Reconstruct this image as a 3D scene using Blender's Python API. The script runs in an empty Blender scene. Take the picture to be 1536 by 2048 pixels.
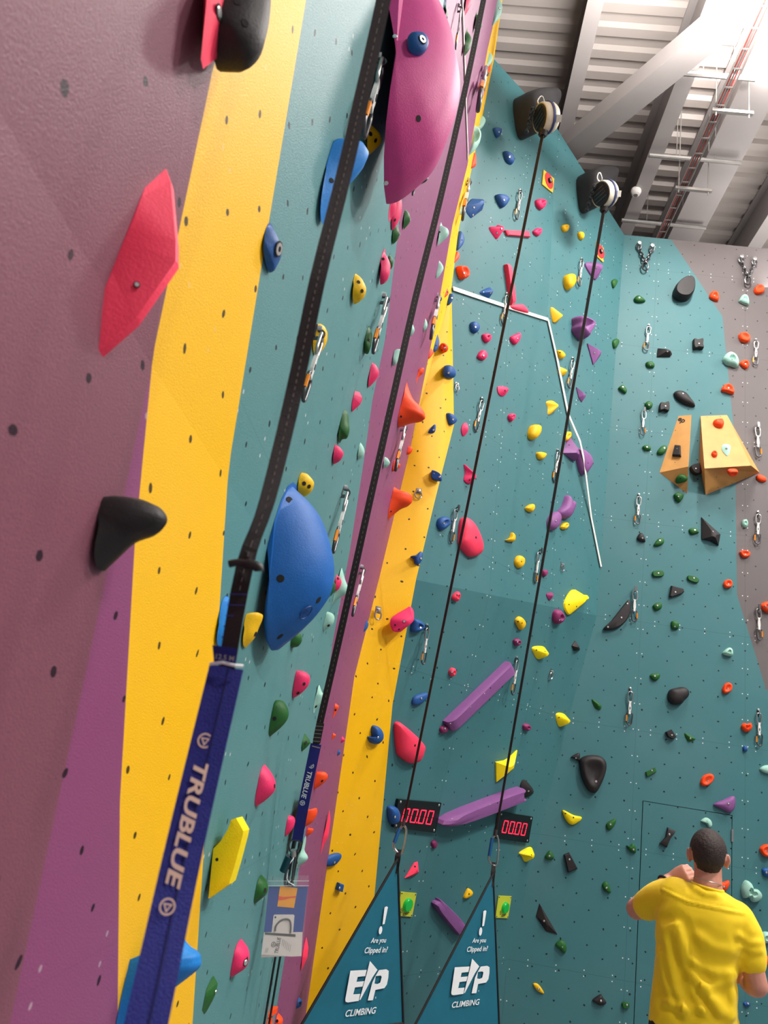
import bpy, bmesh, math, random
from mathutils import Vector, Matrix
from mathutils.bvhtree import BVHTree
random.seed(7)
C = bpy.context.scene.collection
V = Vector

# ------------------------------------------------------------------ camera
FPX, W, Hh, CAMH = 1500.0, 1536, 2048, 1.75
_up = V(((1490-768)/FPX, (-3400-1024)/FPX, 1)).normalized()
_y = V(((831-768)/FPX, (1542-1024)/FPX, 1)).normalized()
_y = (_y - _up*_y.dot(_up)).normalized()
_x = _y.cross(_up)
ROT = Matrix((_x, _y, _up))            # camera axes (right, down, forward) -> world
EYE = V((0, 0, CAMH))
cam_d = bpy.data.cameras.new('camera'); cam = bpy.data.objects.new('camera', cam_d); C.objects.link(cam)
r_, u_, b_ = ROT @ V((1, 0, 0)), ROT @ V((0, -1, 0)), ROT @ V((0, 0, -1))
cam.matrix_world = Matrix(((r_.x, u_.x, b_.x, 0), (r_.y, u_.y, b_.y, 0), (r_.z, u_.z, b_.z, CAMH), (0, 0, 0, 1)))
cam_d.sensor_fit = 'VERTICAL'; cam_d.sensor_height = 36; cam_d.lens = FPX/Hh*36
cam_d.clip_start = 0.05; cam_d.clip_end = 100
cam_d.dof.use_dof = True; cam_d.dof.focus_distance = 6.0; cam_d.dof.aperture_fstop = 5.5
bpy.context.scene.camera = cam
bpy.context.scene.unit_settings.scale_length = 0.73      # one scene unit is 0.73 m

def ray(px, py): return (ROT @ V(((px-768)/FPX, (py-1024)/FPX, 1)))
def atY(px, py, Y): d = ray(px, py); return EYE + d*(Y/d.y)
def atZ(px, py, Z): d = ray(px, py); return EYE + d*((Z-CAMH)/d.z)
def atD(px, py, D): return EYE + ray(px, py)*D
def onPlane(px, py, P, N): d = ray(px, py); return EYE + d*((P-EYE).dot(N)/d.dot(N))
def plane3(a, b, c): return a, (b-a).cross(c-a).normalized()
def lerp(a, b, t): return a + (b-a)*t

# ------------------------------------------------------------------ materials
def lin(c):
    c = c/255.0
    return c/12.92 if c <= 0.04045 else ((c+0.055)/1.055)**2.4
def rgb(h):
    h = h.lstrip('#'); return tuple(lin(int(h[i:i+2], 16)) for i in (0, 2, 4)) + (1,)
MATS = {}
class NT:
    def __init__(s, m): s.t = m.node_tree; s.n = s.t.nodes; s.l = s.t.links
    def new(s, t, **k):
        n = s.n.new(t)
        for a, v in k.items(): setattr(n, a, v)
        return n
    def link(s, a, b): s.l.new(a, b)
    def val(s, x, i):
        if hasattr(x, 'is_linked'): s.link(x, i)
        else: i.default_value = x
    def m(s, op, a, b=0.0, c=None):
        n = s.new('ShaderNodeMath', operation=op); s.val(a, n.inputs[0]); s.val(b, n.inputs[1])
        if c is not None: s.val(c, n.inputs[2])
        return n.outputs[0]
    def mix(s, f, a, b):
        n = s.new('ShaderNodeMix', data_type='RGBA'); s.val(f, n.inputs[0]); s.val(a, n.inputs[6]); s.val(b, n.inputs[7]); return n.outputs[2]
def pmat(name, col, rough=0.5, metal=0.0, noise=0.08, nscale=30, bump=0.0, bscale=200, emit=None, es=0, spec=0.5, sheen=0.0):
    if name in MATS: return MATS[name]
    m = bpy.data.materials.new(name); m.use_nodes = True; t = NT(m)
    p = t.n['Principled BSDF']
    c = rgb(col) if isinstance(col, str) else col
    tc = t.new('ShaderNodeTexCoord')
    if noise:
        nz = t.new('ShaderNodeTexNoise'); nz.inputs['Scale'].default_value = nscale; nz.inputs['Detail'].default_value = 3
        t.link(tc.outputs['Object'], nz.inputs['Vector'])
        d = tuple(x*(1-noise*2) for x in c[:3]) + (1,); b = tuple(min(1, x*(1+noise*2)) for x in c[:3]) + (1,)
        t.link(t.mix(nz.outputs['Fac'], d, b), p.inputs['Base Color'])
    else: p.inputs['Base Color'].default_value = c
    p.inputs['Roughness'].default_value = rough; p.inputs['Metallic'].default_value = metal
    p.inputs['Specular IOR Level'].default_value = spec
    if sheen: p.inputs['Sheen Weight'].default_value = sheen
    if bump:
        nb = t.new('ShaderNodeTexNoise'); nb.inputs['Scale'].default_value = bscale; nb.inputs['Detail'].default_value = 4
        t.link(tc.outputs['Object'], nb.inputs['Vector'])
        bn = t.new('ShaderNodeBump'); bn.inputs['Strength'].default_value = bump; bn.inputs['Distance'].default_value = 0.01
        t.link(nb.outputs['Fac'], bn.inputs['Height']); t.link(bn.outputs['Normal'], p.inputs['Normal'])
    if emit:
        p.inputs['Emission Color'].default_value = rgb(emit); p.inputs['Emission Strength'].default_value = es
    MATS[name] = m
    return m

def wallmat(name, col, hole, rough=0.5, screws=1.0, seams=.45, grain=1.0):
    """textured climbing-wall paint with T-nut holes and panel screws laid out in metres (UV)"""
    m = bpy.data.materials.new(name); m.use_nodes = True; t = NT(m); p = t.n['Principled BSDF']
    uv = t.new('ShaderNodeUVMap'); sx = t.new('ShaderNodeSeparateXYZ'); t.link(uv.outputs[0], sx.inputs[0])
    tc = t.new('ShaderNodeTexCoord')
    jn = t.new('ShaderNodeTexNoise'); jn.inputs['Scale'].default_value = 1.7; t.link(uv.outputs[0], jn.inputs['Vector'])
    sj = t.new('ShaderNodeSeparateColor'); t.link(jn.outputs['Color'], sj.inputs[0])
    u = t.m('ADD', sx.outputs[0], t.m('MULTIPLY', t.m('SUBTRACT', sj.outputs[0], .5), .22))
    v = t.m('ADD', sx.outputs[1], t.m('MULTIPLY', t.m('SUBTRACT', sj.outputs[1], .5), .22))
    def dist(u, v, a, b, ou, ov):
        def fr(x, s, o):
            y = t.m('ADD', t.m('DIVIDE', x, s), o + 0.5)
            return t.m('MULTIPLY', t.m('SUBTRACT', t.m('FRACT', y), .5), s)
        fu, fv = fr(u, a, ou), fr(v, b, ov)
        return t.m('SQRT', t.m('ADD', t.m('MULTIPLY', fu, fu), t.m('MULTIPLY', fv, fv)))
    d = t.m('MINIMUM', dist(u, v, .30, .30, 0, 0), dist(u, v, .30, .30, .5, .5))
    hm = t.m('LESS_THAN', d, .0092)
    U, W_ = sx.outputs[0], sx.outputs[1]
    s1 = t.m('MINIMUM', dist(U, W_, .30, 1.30, .1, .022), dist(U, W_, .30, 1.30, .1, -.022))
    s2 = t.m('MINIMUM', dist(U, W_, 1.25, .30, .025, .3), dist(U, W_, 1.25, .30, -.025, .3))
    sm = t.m('MULTIPLY', t.m('LESS_THAN', t.m('MINIMUM', s1, s2), .0062), screws)
    # panel seams
    def seam(x, s, o):
        y = t.m('ADD', t.m('DIVIDE', x, s), o + .5)
        return t.m('LESS_THAN', t.m('ABSOLUTE', t.m('MULTIPLY', t.m('SUBTRACT', t.m('FRACT', y), .5), s)), .0022)
    se = t.m('MAXIMUM', seam(W_, 1.30, 0), seam(U, 1.25, 0))
    g = t.new('ShaderNodeTexNoise'); g.inputs['Scale'].default_value = 260; g.inputs['Detail'].default_value = 3; t.link(tc.outputs['Object'], g.inputs['Vector'])
    g2 = t.new('ShaderNodeTexNoise'); g2.inputs['Scale'].default_value = .9; g2.inputs['Detail'].default_value = 5; t.link(tc.outputs['Object'], g2.inputs['Vector'])
    c = rgb(col)
    k = lambda f: tuple(min(1, x*f) for x in c[:3]) + (1,)
    base = t.mix(g.outputs['Fac'], k(1-.28*grain), k(1+.28*grain))
    chalk = t.m('MULTIPLY', t.m('SUBTRACT', g2.outputs['Fac'], .45), .10); chalk = t.m('MAXIMUM', chalk, 0.0)
    base = t.mix(chalk, base, (.62, .6, .6, 1))
    base = t.mix(t.m('MULTIPLY', se, seams), base, k(.35))
    base = t.mix(hm, base, rgb(hole)); base = t.mix(sm, base, (.78, .78, .76, 1))
    t.link(base, p.inputs['Base Color'])
    p.inputs['Roughness'].default_value = rough; p.inputs['Specular IOR Level'].default_value = .3
    bn = t.new('ShaderNodeBump'); bn.inputs['Strength'].default_value = .35; bn.inputs['Distance'].default_value = .004
    t.link(g.outputs['Fac'], bn.inputs['Height']); t.link(bn.outputs['Normal'], p.inputs['Normal'])
    return m

M_TEAL = wallmat('teal_wall_paint', '3F7378', '0d2022')
M_TEAL_L = wallmat('lit_teal_wall_paint', '54898B', '0d2022', screws=.6, seams=.2)  # same teal, lighter: the side wall's stronger light is put into the colour
M_YEL = wallmat('yellow_wall_paint', 'FFBE00', '4a3200', screws=.15, seams=.05, grain=.35)
M_PUR = wallmat('purple_wall_paint', '8A4470', '2a0c20', screws=.3, seams=.1)
M_PUR_SHEEN = wallmat('sheen_purple_wall_paint', '7C4858', '2a0c20', screws=.0, seams=0)  # same purple, washed out: grazing sheen on the near panel painted into the colour
M_GREY = wallmat('grey_wall_paint', '625C5C', '2c2a2a')
BOLT = pmat('steel_bolt', 'd8d8d6', .3, .9, 0); HOLE = pmat('dark_hole', '120d0d', .8, 0, 0)
STEEL = pmat('polished_steel', 'b9b9b6', .28, 1.0, .05); DSTEEL = pmat('dark_steel', '5c5c5e', .35, .9, .05)
BLACK = pmat('black_plastic', '1c1a1b', .5); ORGATE = pmat('orange_gate', 'e88a1c', .35, .3)
HC = {'blue': '1F5496', 'skyblue': '1A7FD0', 'red': 'FF3A5C', 'pink': 'EA2C66', 'magenta': 'C83E86', 'orange': 'FF4A12', 'yellow': 'F2BE08', 'brightyellow': 'FFDD00', 'green': '1E5C22',
      'mint': '9CCBBB', 'purple': '84508A', 'darkpurple': '8A2C62', 'black': '262223', 'deepblue': '0E5FAE'}
def hmat(c): return pmat(c+'_hold_plastic', HC[c], .56, 0, .05, 25, .12, 160, spec=.35)

# ------------------------------------------------------------------ helpers
def link(o, parent=None):
    C.objects.link(o)
    if parent is not None: o.parent = parent
    return o
def tag(o, label=None, cat=None, group=None, kind=None):
    for k, v in (('label', label), ('category', cat), ('group', group), ('kind', kind)):
        if v: o[k] = v
    return o
def empty(name, loc=(0, 0, 0), label=None, cat=None, group=None):
    o = bpy.data.objects.new(name, None); o.empty_display_size = .1; o.location = loc; link(o); return tag(o, label, cat, group)
def mobj(name, verts, faces, mat, parent=None, smooth=None, uvf=None):
    me = bpy.data.meshes.new(name); me.from_pydata([tuple(v) for v in verts], [], faces); me.update()
    for mm in (mat if isinstance(mat, (list, tuple)) else [mat]): me.materials.append(mm)
    if smooth is not None:
        for p in me.polygons: p.use_smooth = True
        if smooth < 3.1: me.set_sharp_from_angle(angle=smooth)
    return link(bpy.data.objects.new(name, me), parent)
def bobj(name, bm, mat, parent=None, smooth=None):
    bmesh.ops.recalc_face_normals(bm, faces=bm.faces)
    me = bpy.data.meshes.new(name); bm.to_mesh(me); bm.free()
    for mm in (mat if isinstance(mat, (list, tuple)) else [mat]): me.materials.append(mm)
    if smooth is not None:
        for p in me.polygons: p.use_smooth = True
        if smooth < 3.1: me.set_sharp_from_angle(angle=smooth)
    return link(bpy.data.objects.new(name, me), parent)
def box(bm, c, s, rot=None):
    m = Matrix.Translation(c) @ (rot.to_4x4() if rot is not None else Matrix()) @ Matrix.Diagonal((s[0], s[1], s[2], 1))
    return bmesh.ops.create_cube(bm, size=1, matrix=m)['verts']
def frame_z(d, hint=V((0, 0, 1))):
    d = d.normalized(); a = hint.cross(d)
    if a.length < 1e-4: a = V((1, 0, 0)).cross(d)
    a.normalize(); return Matrix((a, d.cross(a), d)).transposed()
def bar(bm, a, b, w, h, hint=V((0, 0, 1))):
    a, b = V(a), V(b); R = frame_z(b-a, hint); box(bm, (a+b)/2, (w, h, (b-a).length), R)
def tube(bm, pts, r, n=8, closed=False, cap=True):
    pts = [V(p) for p in pts]; rings = []; N = len(pts); ref = None
    rs = r if isinstance(r, (list, tuple)) else [r]*N
    for i, p in enumerate(pts):
        if closed: d = pts[(i+1) % N]-pts[i-1]
        else: d = pts[min(i+1, N-1)]-pts[max(i-1, 0)]
        d.normalize()
        if ref is None: ref = d.orthogonal().normalized()
        ref = (ref - d*ref.dot(d)); ref = ref.normalized() if ref.length > 1e-6 else d.orthogonal().normalized()
        q = d.cross(ref)
        rings.append([bm.verts.new(p + (ref*math.cos(2*math.pi*k/n)+q*math.sin(2*math.pi*k/n))*rs[i]) for k in range(n)])
    for i in range(N if closed else N-1):
        a, b = rings[i], rings[(i+1) % N]
        for k in range(n): bm.faces.new((a[k], a[(k+1) % n], b[(k+1) % n], b[k]))
    if cap and not closed: bm.faces.new(rings[0]); bm.faces.new(rings[-1])
def loft(bm, rings, cap=True):
    rs = [[bm.verts.new(p) for p in r] for r in rings]; n = len(rs[0])
    for a, b in zip(rs, rs[1:]):
        for k in range(n): bm.faces.new((a[k], a[(k+1) % n], b[(k+1) % n], b[k]))
    if cap: bm.faces.new(rs[0]); bm.faces.new(rs[-1])
def lathe(bm, prof, n=16, mat=Matrix()):
    loft(bm, [[mat @ V((r*math.cos(2*math.pi*k/n), r*math.sin(2*math.pi*k/n), z)) for k in range(n)] for r, z in prof])
def prism(bm, pts, off):
    a = [bm.verts.new(p) for p in pts]; b = [bm.verts.new(p+off) for p in pts]; n = len(a)
    bm.faces.new(a); bm.faces.new(b[::-1])
    for k in range(n): bm.faces.new((a[k], a[(k+1) % n], b[(k+1) % n], b[k]))
def catmull(pts, per=4, closed=True):
    out = []; n = len(pts); rng = range(n if closed else n-1)
    for i in rng:
        g = (lambda j: pts[j % n]) if closed else (lambda j: pts[max(0, min(n-1, j))])
        a, b, c, d = g(i-1), g(i), g(i+1), g(i+2)
        for k in range(per):
            t = k/per
            out.append(0.5*((2*b)+(c-a)*t+(2*a-5*b+4*c-d)*t*t+(3*b-a-3*c+d)*t**3))
    if not closed: out.append(pts[-1])
    return out

# ------------------------------------------------------------------ room shell
ZF = -.66; RZ = 2.4; LEAN = .060
def LX(z): return -.6 if z <= RZ else -.6 + LEAN*(z-RZ)
PL_LOW = (V((-.6, 0, 0)), V((1, 0, 0))); PL_UP = (V((-.6, 0, RZ)), V((1, 0, -LEAN)).normalized())
def onL(px, py):
    p = onPlane(px, py, *PL_LOW)
    return p if p.z <= RZ else onPlane(px, py, *PL_UP)
def polyL(pix, ztop, addlast=True):
    """pixel polyline (top to bottom) -> (upper pts from top to ridge, lower pts from ridge to floor)"""
    P = [onL(*p) for p in pix]
    up = [p for p in P if p.z > RZ+.02]; lo = [p for p in P if p.z < RZ-.02]
    a, b = up[-1], lo[0]; t = (a.z-RZ)/(a.z-b.z); rp = lerp(a, b, t); rp = V((-.6, rp.y, RZ))
    a, b = (up[0], up[1] if len(up) > 1 else rp)
    y = a.y + (a.y-b.y)*(ztop-a.z)/max(a.z-b.z, .2); y = max(min(y, a.y+.6), a.y-.9)
    top = V((LX(ztop), y, ztop))
    a, b = (lo[-2] if len(lo) > 1 else rp), lo[-1]
    y = b.y + (b.y-a.y)*(b.z-ZF)/max(a.z-b.z, .2); bot = V((-.6, y, ZF))
    return [top]+up+[rp], [rp]+lo+[bot]
ZT = 9.75
B1u, B1l = polyL([(455, 0), (375, 380), (310, 690), (270, 1080), (240, 1600), (235, 2048)], ZT)
B2u, B2l = polyL([(612, 0), (535, 460), (462, 905), (440, 1200), (385, 2048)], ZT)
B3u, B3l = polyL([(806, 386), (770, 680), (745, 800), (725, 940), (700, 1100), (640, 1480), (572, 1900)], ZT)
B4u, B4l = polyL([(975, 100), (935, 330), (905, 450), (870, 650), (820, 900), (760, 1150), (700, 1400), (640, 1750), (600, 2048)], ZT)
B4u[0] = V((LX(ZT), B4u[1].y, ZT)); B4l[-1].y = 6.25
wv, wf, wm = [], [], []
def poly(pts, mi, st):
    i = len(st[0]); st[0].extend(pts); st[1].append(list(range(i, i+len(pts)))); st[2].append(mi)
LW = ([], [], [])
P1 = B1u[-1]; P2 = onL(20, 2048); Pt = V((-.6, P2.y+.25, ZF))
Nb, Nt, Nr = V((-.50, -2.5, ZF)), V((LX(ZT)+.12, -2.5, ZT)), V((-.50, -2.5, RZ))
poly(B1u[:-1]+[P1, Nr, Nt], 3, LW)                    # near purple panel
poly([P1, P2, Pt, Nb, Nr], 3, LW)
poly(B1l[:]+[Pt, P2], 0, LW)                                         # lower purple panel
poly(B1u+B2u[::-1], 1, LW); poly(B1l+B2l[::-1], 1, LW)
poly(B2u+B3u[::-1], 2, LW); poly(B2l+B3l[::-1], 2, LW)
poly(B3u+B4u[::-1], 0, LW)

# middle (angled) wall and back wall
YB = 9.3
CB = {0: V((1.16, YB, ZF)), 2.4: V((1.67, YB, 2.4)), 3.9: V((1.965, YB, 3.9)), 9.67: V((2.01, YB, 9.67))}
rp4 = B4u[-1]
pl_low = plane3(CB[0], rp4, CB[2.4])
t = pl_low[0]; k = pl_low[1]
B4l = [rp4, V((-.6, (k.dot(t) - k.x*-.6 - k.z*ZF)/k.y, ZF))]
poly(B3l+B4l[::-1], 0, LW)
def yr(px, py, pl): return onPlane(px, py, *pl)
YRlo = [yr(785, 1410, pl_low), yr(768, 1590, pl_low), yr(750, 1780, pl_low)]
e = YRlo[-1]-YRlo[-2]; YRf = YRlo[-1] + e*((YRlo[-1].z-ZF)/-e.z)
pl_mid = plane3(YRlo[0], CB[2.4], CB[3.9])
YR6 = yr(832, 1160, pl_mid)
VK = atY(1095, 640, 8.2)
pl_f1 = plane3(VK, CB[3.9], YR6); pl_f2 = plane3(VK, CB[3.9], CB[9.67])
VKt = yr(1114, 257, pl_f2)
YR3, YR4, YR5 = yr(903, 575, pl_f1), yr(908, 850, pl_f1), yr(870, 1000, pl_f1)
pl_f3 = plane3(VK, VKt, YR3)
YR0, YR1, YR2 = yr(988, 118, pl_f3), yr(945, 330, pl_f3), yr(918, 455, pl_f3)
YR = [YR0, YR1, YR2, YR3, YR4, YR5, YR6]
MW = ([], [], [])
rp4i = lambda z: next(lerp(a, b, (a.z-z)/(a.z-b.z)) for a, b in zip(B4u, B4u[1:]) if a.z >= z >= b.z)
b4_mid = rp4i(min(YR6.z, 9.7)); b4_k = rp4i(min(YR3.z, 9.6))
B4a = [p for p in B4u if p.z > b4_k.z+.01]; B4c = [p for p in B4u if b4_mid.z+.01 < p.z < b4_k.z-.01]; B4b = [p for p in B4u if p.z < b4_mid.z-.01]
poly(B4a+[b4_k]+[YR3, YR2, YR1, YR0], 0, MW)                         # yellow band, top to floor
poly([b4_k]+B4c+[b4_mid]+[YR6, YR5, YR4, YR3], 0, MW)
poly([b4_mid]+B4b+[YRlo[0], YR6], 0, MW)
poly(B4l+[YRf]+YRlo[::-1], 0, MW)
poly([YRlo[0], CB[2.4], CB[0], YRf, YRlo[2], YRlo[1]], 1, MW)        # teal facets, floor to top
poly([YR6, CB[3.9], CB[2.4], YRlo[0]], 1, MW)
poly([YR3, VK, CB[3.9], YR6, YR5, YR4], 1, MW)
poly([VK, VKt, CB[9.67], CB[3.9]], 1, MW)
poly([YR3, YR2, YR1, YR0, VKt, VK], 1, MW)
poly([YR0, yr(997, -60, pl_f3), yr(978, -60, pl_f3), B4u[0]], 1, MW)

BW = ([], [], [])
gb = [atY(px, py, YB) for px, py in ((1342, 482), (1445, 633), (1452, 705), (1470, 880), (1474, 1190), (1505, 1290), (1530, 1372))]
XR = 7.5
topz = 9.67
doorL, doorR, doorT = 2.61, 3.61, 1.835
poly([CB[9.67], V((gb[0].x, YB, topz)), *gb[1:], V((gb[6].x, YB, 3.3)), V((1.847, YB, 3.3)), CB[3.9]], 0, BW)
poly([V((gb[0].x, YB, topz)), V((XR, YB, topz)), V((XR, YB, 3.3)), V((gb[6].x, YB, 3.3)), *gb[1:][::-1]], 1, BW)
poly([V((1.847, YB, 3.3)), V((XR, YB, 3.3)), V((XR, YB, doorT)), V((1.575, YB, doorT)), CB[2.4]], 0, BW)
poly([V((1.575, YB, doorT)), V((doorL, YB, doorT)), V((doorL, YB, ZF)), CB[0]], 0, BW)
poly([V((doorR, YB, doorT)), V((XR, YB, doorT)), V((XR, YB, ZF)), V((doorR, YB, ZF))], 0, BW)

def wall(name, st, mats, facing):
    vs, fs, ms = st
    me = bpy.data.meshes.new(name); bm = bmesh.new()
    uvl = bm.loops.layers.uv.new('UVMap')
    cache = {}
    def vert(p):
        k = (round(p.x, 4), round(p.y, 4), round(p.z, 4))
        if k not in cache: cache[k] = bm.verts.new(p)
        return cache[k]
    for f, mi in zip(fs, ms):
        seq = []
        for i in f:
            v = vert(vs[i])
            if not seq or (v is not seq[-1] and v is not seq[0]): seq.append(v)
        fc = bm.faces.new(seq); fc.material_index = mi; fc.normal_update()
        if fc.normal.dot(facing) < 0: fc.normal_flip()
    bmesh.ops.triangulate(bm, faces=[f for f in bm.faces if len(f.verts) > 4], ngon_method='EAR_CLIP')
    for f in bm.faces:
        f.normal_update(); n = f.normal; t_ = V((0, 0, 1)).cross(n).normalized()
        tt = V((round(t_.x, 1), round(t_.y, 1), 0)).normalized()
        for l in f.loops:
            p = l.vert.co; l[uvl].uv = (p.dot(tt), p.z)
    if name == 'wall_middle':
        for f in bm.faces: f.smooth = f.material_index == 0
    bm.to_mesh(me); bm.free()
    for m in mats: me.materials.append(m)
    o = link(bpy.data.objects.new(name, me)); return tag(o, kind='structure')
wall_left = wall('wall_left', LW, [M_PUR, M_YEL, M_TEAL_L, M_PUR_SHEEN], V((1, 0, 0)))
wall_mid = wall('wall_middle', MW, [M_YEL, M_TEAL], V((.7, -.7, 0)))
wall_back = wall('wall_back', BW, [M_TEAL, M_GREY], V((0, -1, 0)))
def bvh_of(obs):
    vs, fs = [], []
    for o in obs:
        b = len(vs); mw = o.matrix_world
        vs += [mw @ v.co for v in o.data.vertices]; fs += [[b+i for i in p.vertices] for p in o.data.polygons]
    return BVHTree.FromPolygons(vs, fs)
# door leaf
dm = bmesh.new(); box(dm, V(((doorL+doorR)/2, YB+.012, (doorT+ZF)/2)), (doorR-doorL-.016, .03, doorT-ZF-.012))
door = bobj('door_1', dm, None or M_TEAL, smooth=None); tag(door, kind='structure')
uvl = door.data.uv_layers.new(name='UVMap')
for l in door.data.loops:
    p = door.data.vertices[l.vertex_index].co; uvl.data[l.index].uv = (p.x, p.z)
dm = bmesh.new()
for a, b in (((doorL, YB+.03, ZF), (doorL, YB+.03, doorT)), ((doorR, YB+.03, ZF), (doorR, YB+.03, doorT)), ((doorL, YB+.03, doorT), (doorR, YB+.03, doorT))): bar(dm, a, b, .03, .01, V((0, 1, 0)))
bobj('door_gap', dm, HOLE, door)
dm = bmesh.new(); box(dm, V((doorR-.004, YB-.01, 1.62)), (.022, .02, .13)); bobj('hinge', dm, STEEL, door)
HITS = [wall_left, wall_mid, wall_back, door]
BV = bvh_of(HITS)
def hit(px, py, bv=None):
    d = ray(px, py).normalized(); loc, n, i, dist = (bv or BV).ray_cast(EYE, d)
    if loc is None: return None, None
    if n.dot(d) > 0: n = -n
    return loc, n

# floor, outer building walls, ceiling
CONC = pmat('padded_floor_vinyl', '7c7e80', .6, 0, .08, 3); BEIGE = pmat('pale_building_panel', '8d8480', .7, 0, .04, 2)
mobj('floor', [(-1, -5, ZF), (11, -5, ZF), (11, 10, ZF), (-1, 10, ZF)], [(0, 1, 2, 3)], CONC)['kind'] = 'structure'
ZD = 11.6
DECK = pmat('painted_metal_deck', 'A39A94', .6, .0, .05, 1.5)
bm = bmesh.new(); prof = []; y = -5.0; P = .34
while y < 15:
    prof += [(y, 0), (y+.13, 0), (y+.17, .06), (y+.30, .06)]; y += P
pv = [[bm.verts.new((x, a, ZD+b)) for a, b in prof] for x in (-3, 11)]
for k in range(len(prof)-1): bm.faces.new((pv[0][k], pv[1][k], pv[1][k+1], pv[0][k+1]))
ceil = bobj('ceiling', bm, DECK); ceil['kind'] = 'structure'
mobj('wall_far', [(-3, 14.5, ZF), (11, 14.5, ZF), (11, 14.5, 12), (-3, 14.5, 12)], [(0, 1, 2, 3)], BEIGE)['kind'] = 'structure'
mobj('wall_outer', [(-2.6, -5, ZF), (-2.6, 14.5, ZF), (-2.6, 14.5, 12), (-2.6, -5, 12)], [(0, 1, 2, 3)], BEIGE)['kind'] = 'structure'
# ------------------------------------------------------------------ ceiling steel, services, lights
GSTEEL = pmat('grey_painted_steel', '8c8684', .5, .0, .04, 2); GALV = pmat('galvanised_steel', '8a8783', .5, .3, .08, 8)
DGREY = pmat('dark_painted_steel', '6d6866', .55, .1, .04, 2)
def ibeam(name, x, z0, h, w, y0, y1, tw=.02):
    bm = bmesh.new()
    box(bm, V((x, (y0+y1)/2, z0+.012)), (w, y1-y0, .024)); box(bm, V((x, (y0+y1)/2, z0+h-.012)), (w, y1-y0, .024))
    box(bm, V((x, (y0+y1)/2, z0+h/2)), (tw, y1-y0, h-.05))
    o = bobj(name, bm, GSTEEL); o['kind'] = 'structure'; return o
def xz(px, py, z): p = atZ(px, py, z); return p
b1 = xz(1150, 180, 11.0); ibeam('roof_beam', b1.x, 11.0, .58, .2, -4, 14)
b3 = xz(1300, 340, 10.75); ibeam('roof_beam', b3.x, 10.75, .84, .22, -4, 14)
b4 = xz(1432, 350, 10.7); ibeam('roof_beam', b4.x, 10.7, .88, .5, -4, 14, .05)
b5 = xz(1700, 200, 10.8); ibeam('roof_beam', b5.x, 10.8, .78, .22, -4, 14)
bm = bmesh.new()
A, B = atZ(1128, 305, 10.35), atZ(1600, -85, 10.35)
bar(bm, A, B, .32, .26); o = bobj('brace_beam', bm, GSTEEL); o['kind'] = 'structure'
# dark deck-end strip and box bulkhead above the grey wall
for py, nm in ((372, 'conduit'),): pass
def conduit(px0, py0, px1, py1, z, r, label):
    a, b = atZ(px0, py0, z), atZ(px1, py1, z); b.y = a.y
    bm = bmesh.new(); tube(bm, [a, b], r, 8)
    for t in (.3, .72):
        p = lerp(a, b, t); tube(bm, [p, V((p.x, p.y, ZD+.05))], .006, 6)
    return tag(bobj('conduit_pipe', bm, GALV, smooth=.7), label, 'pipe', 'conduits under the roof deck')
conduit(1362, 146, 1510, 160, 10.6, .035, 'grey conduit pipe crossing under the roof, closest to the bright lamp')
conduit(1298, 310, 1482, 327, 10.6, .03, 'grey conduit pipe crossing the two roof beams above the white ceiling siren')
conduit(1243, 440, 1412, 456, 10.6, .03, 'grey conduit pipe crossing under the roof just above the back wall top')
# cable tray
ta, tb = atZ(1466, 130, 10.2), atZ(1330, 472, 10.2)
tx = (ta.x+tb.x)/2; t = empty('cable_tray', (tx, 8, 10.2), 'wire cable tray with red and grey cables running under the roof deck', 'cable tray')
def lt(o, t): o.location = o.location - t.location; o.parent = t
for s in (-.055, .055):
    bm = bmesh.new(); box(bm, V((s, 1.0, 0)), (.012, 13, .04)); bobj('side_rail', bm, GALV, t)
bm = bmesh.new()
for k in range(48): box(bm, V((0, -5+.26*k, -.005)), (.11, .018, .012))
bobj('tray_rungs', bm, GALV, t)['kind'] = 'stuff'
RED = pmat('red_cable', 'a04a44', .5)
for s, m in ((-.028, RED), (0.0, DGREY), (.028, RED)):
    bm = bmesh.new(); tube(bm, [V((s, -5, .02)), V((s, 7.4, .02))], .011, 6); bobj('cable', bm, m, t)
def trapeze(px0, py0, px1, py1, z, label):
    a, b = atZ(px0, py0, z), atZ(px1, py1, z); a.y += .1; b.y = a.y
    t = empty('cable_tray_hanger', a, label, 'hanger bracket', 'strut hangers under the roof')
    d = b-a
    bm = bmesh.new(); box(bm, d/2, (d.length+.1, .045, .045)); bobj('strut', bm, GALV, t)
    for q in (V(), d):
        bm = bmesh.new(); tube(bm, [q+V((0, 0, -.08)), q+V((0, 0, ZD-z))], .008, 6); bobj('rod', bm, GALV, t)
trapeze(1438, 208, 1503, 217, 10.15, 'steel strut bracket on two rods holding the cable tray, closer to the lamp')
trapeze(1362, 366, 1420, 374, 10.15, 'steel strut bracket on two rods holding the cable tray, closer to the back wall')
# siren / detector
p = atZ(1272, 384, 10.72); t = empty('smoke_detector', p, 'small round white ceiling siren fixed under the roof beam', 'detector')
bm = bmesh.new(); lathe(bm, [(.001, .06), (.055, .06), (.075, .045), (.08, .0), (.06, -.05), (.03, -.06), (.001, -.06)], 20); bobj('detector_body', bm, pmat('white_plastic', 'e6e2dc', .4), t, .6)
bm = bmesh.new(); lathe(bm, [(.001, .02), (.03, .02), (.03, -.02), (.001, -.02)], 12, Matrix.Translation((0, 0, -.055))); bobj('detector_grille', bm, DGREY, t)
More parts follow.
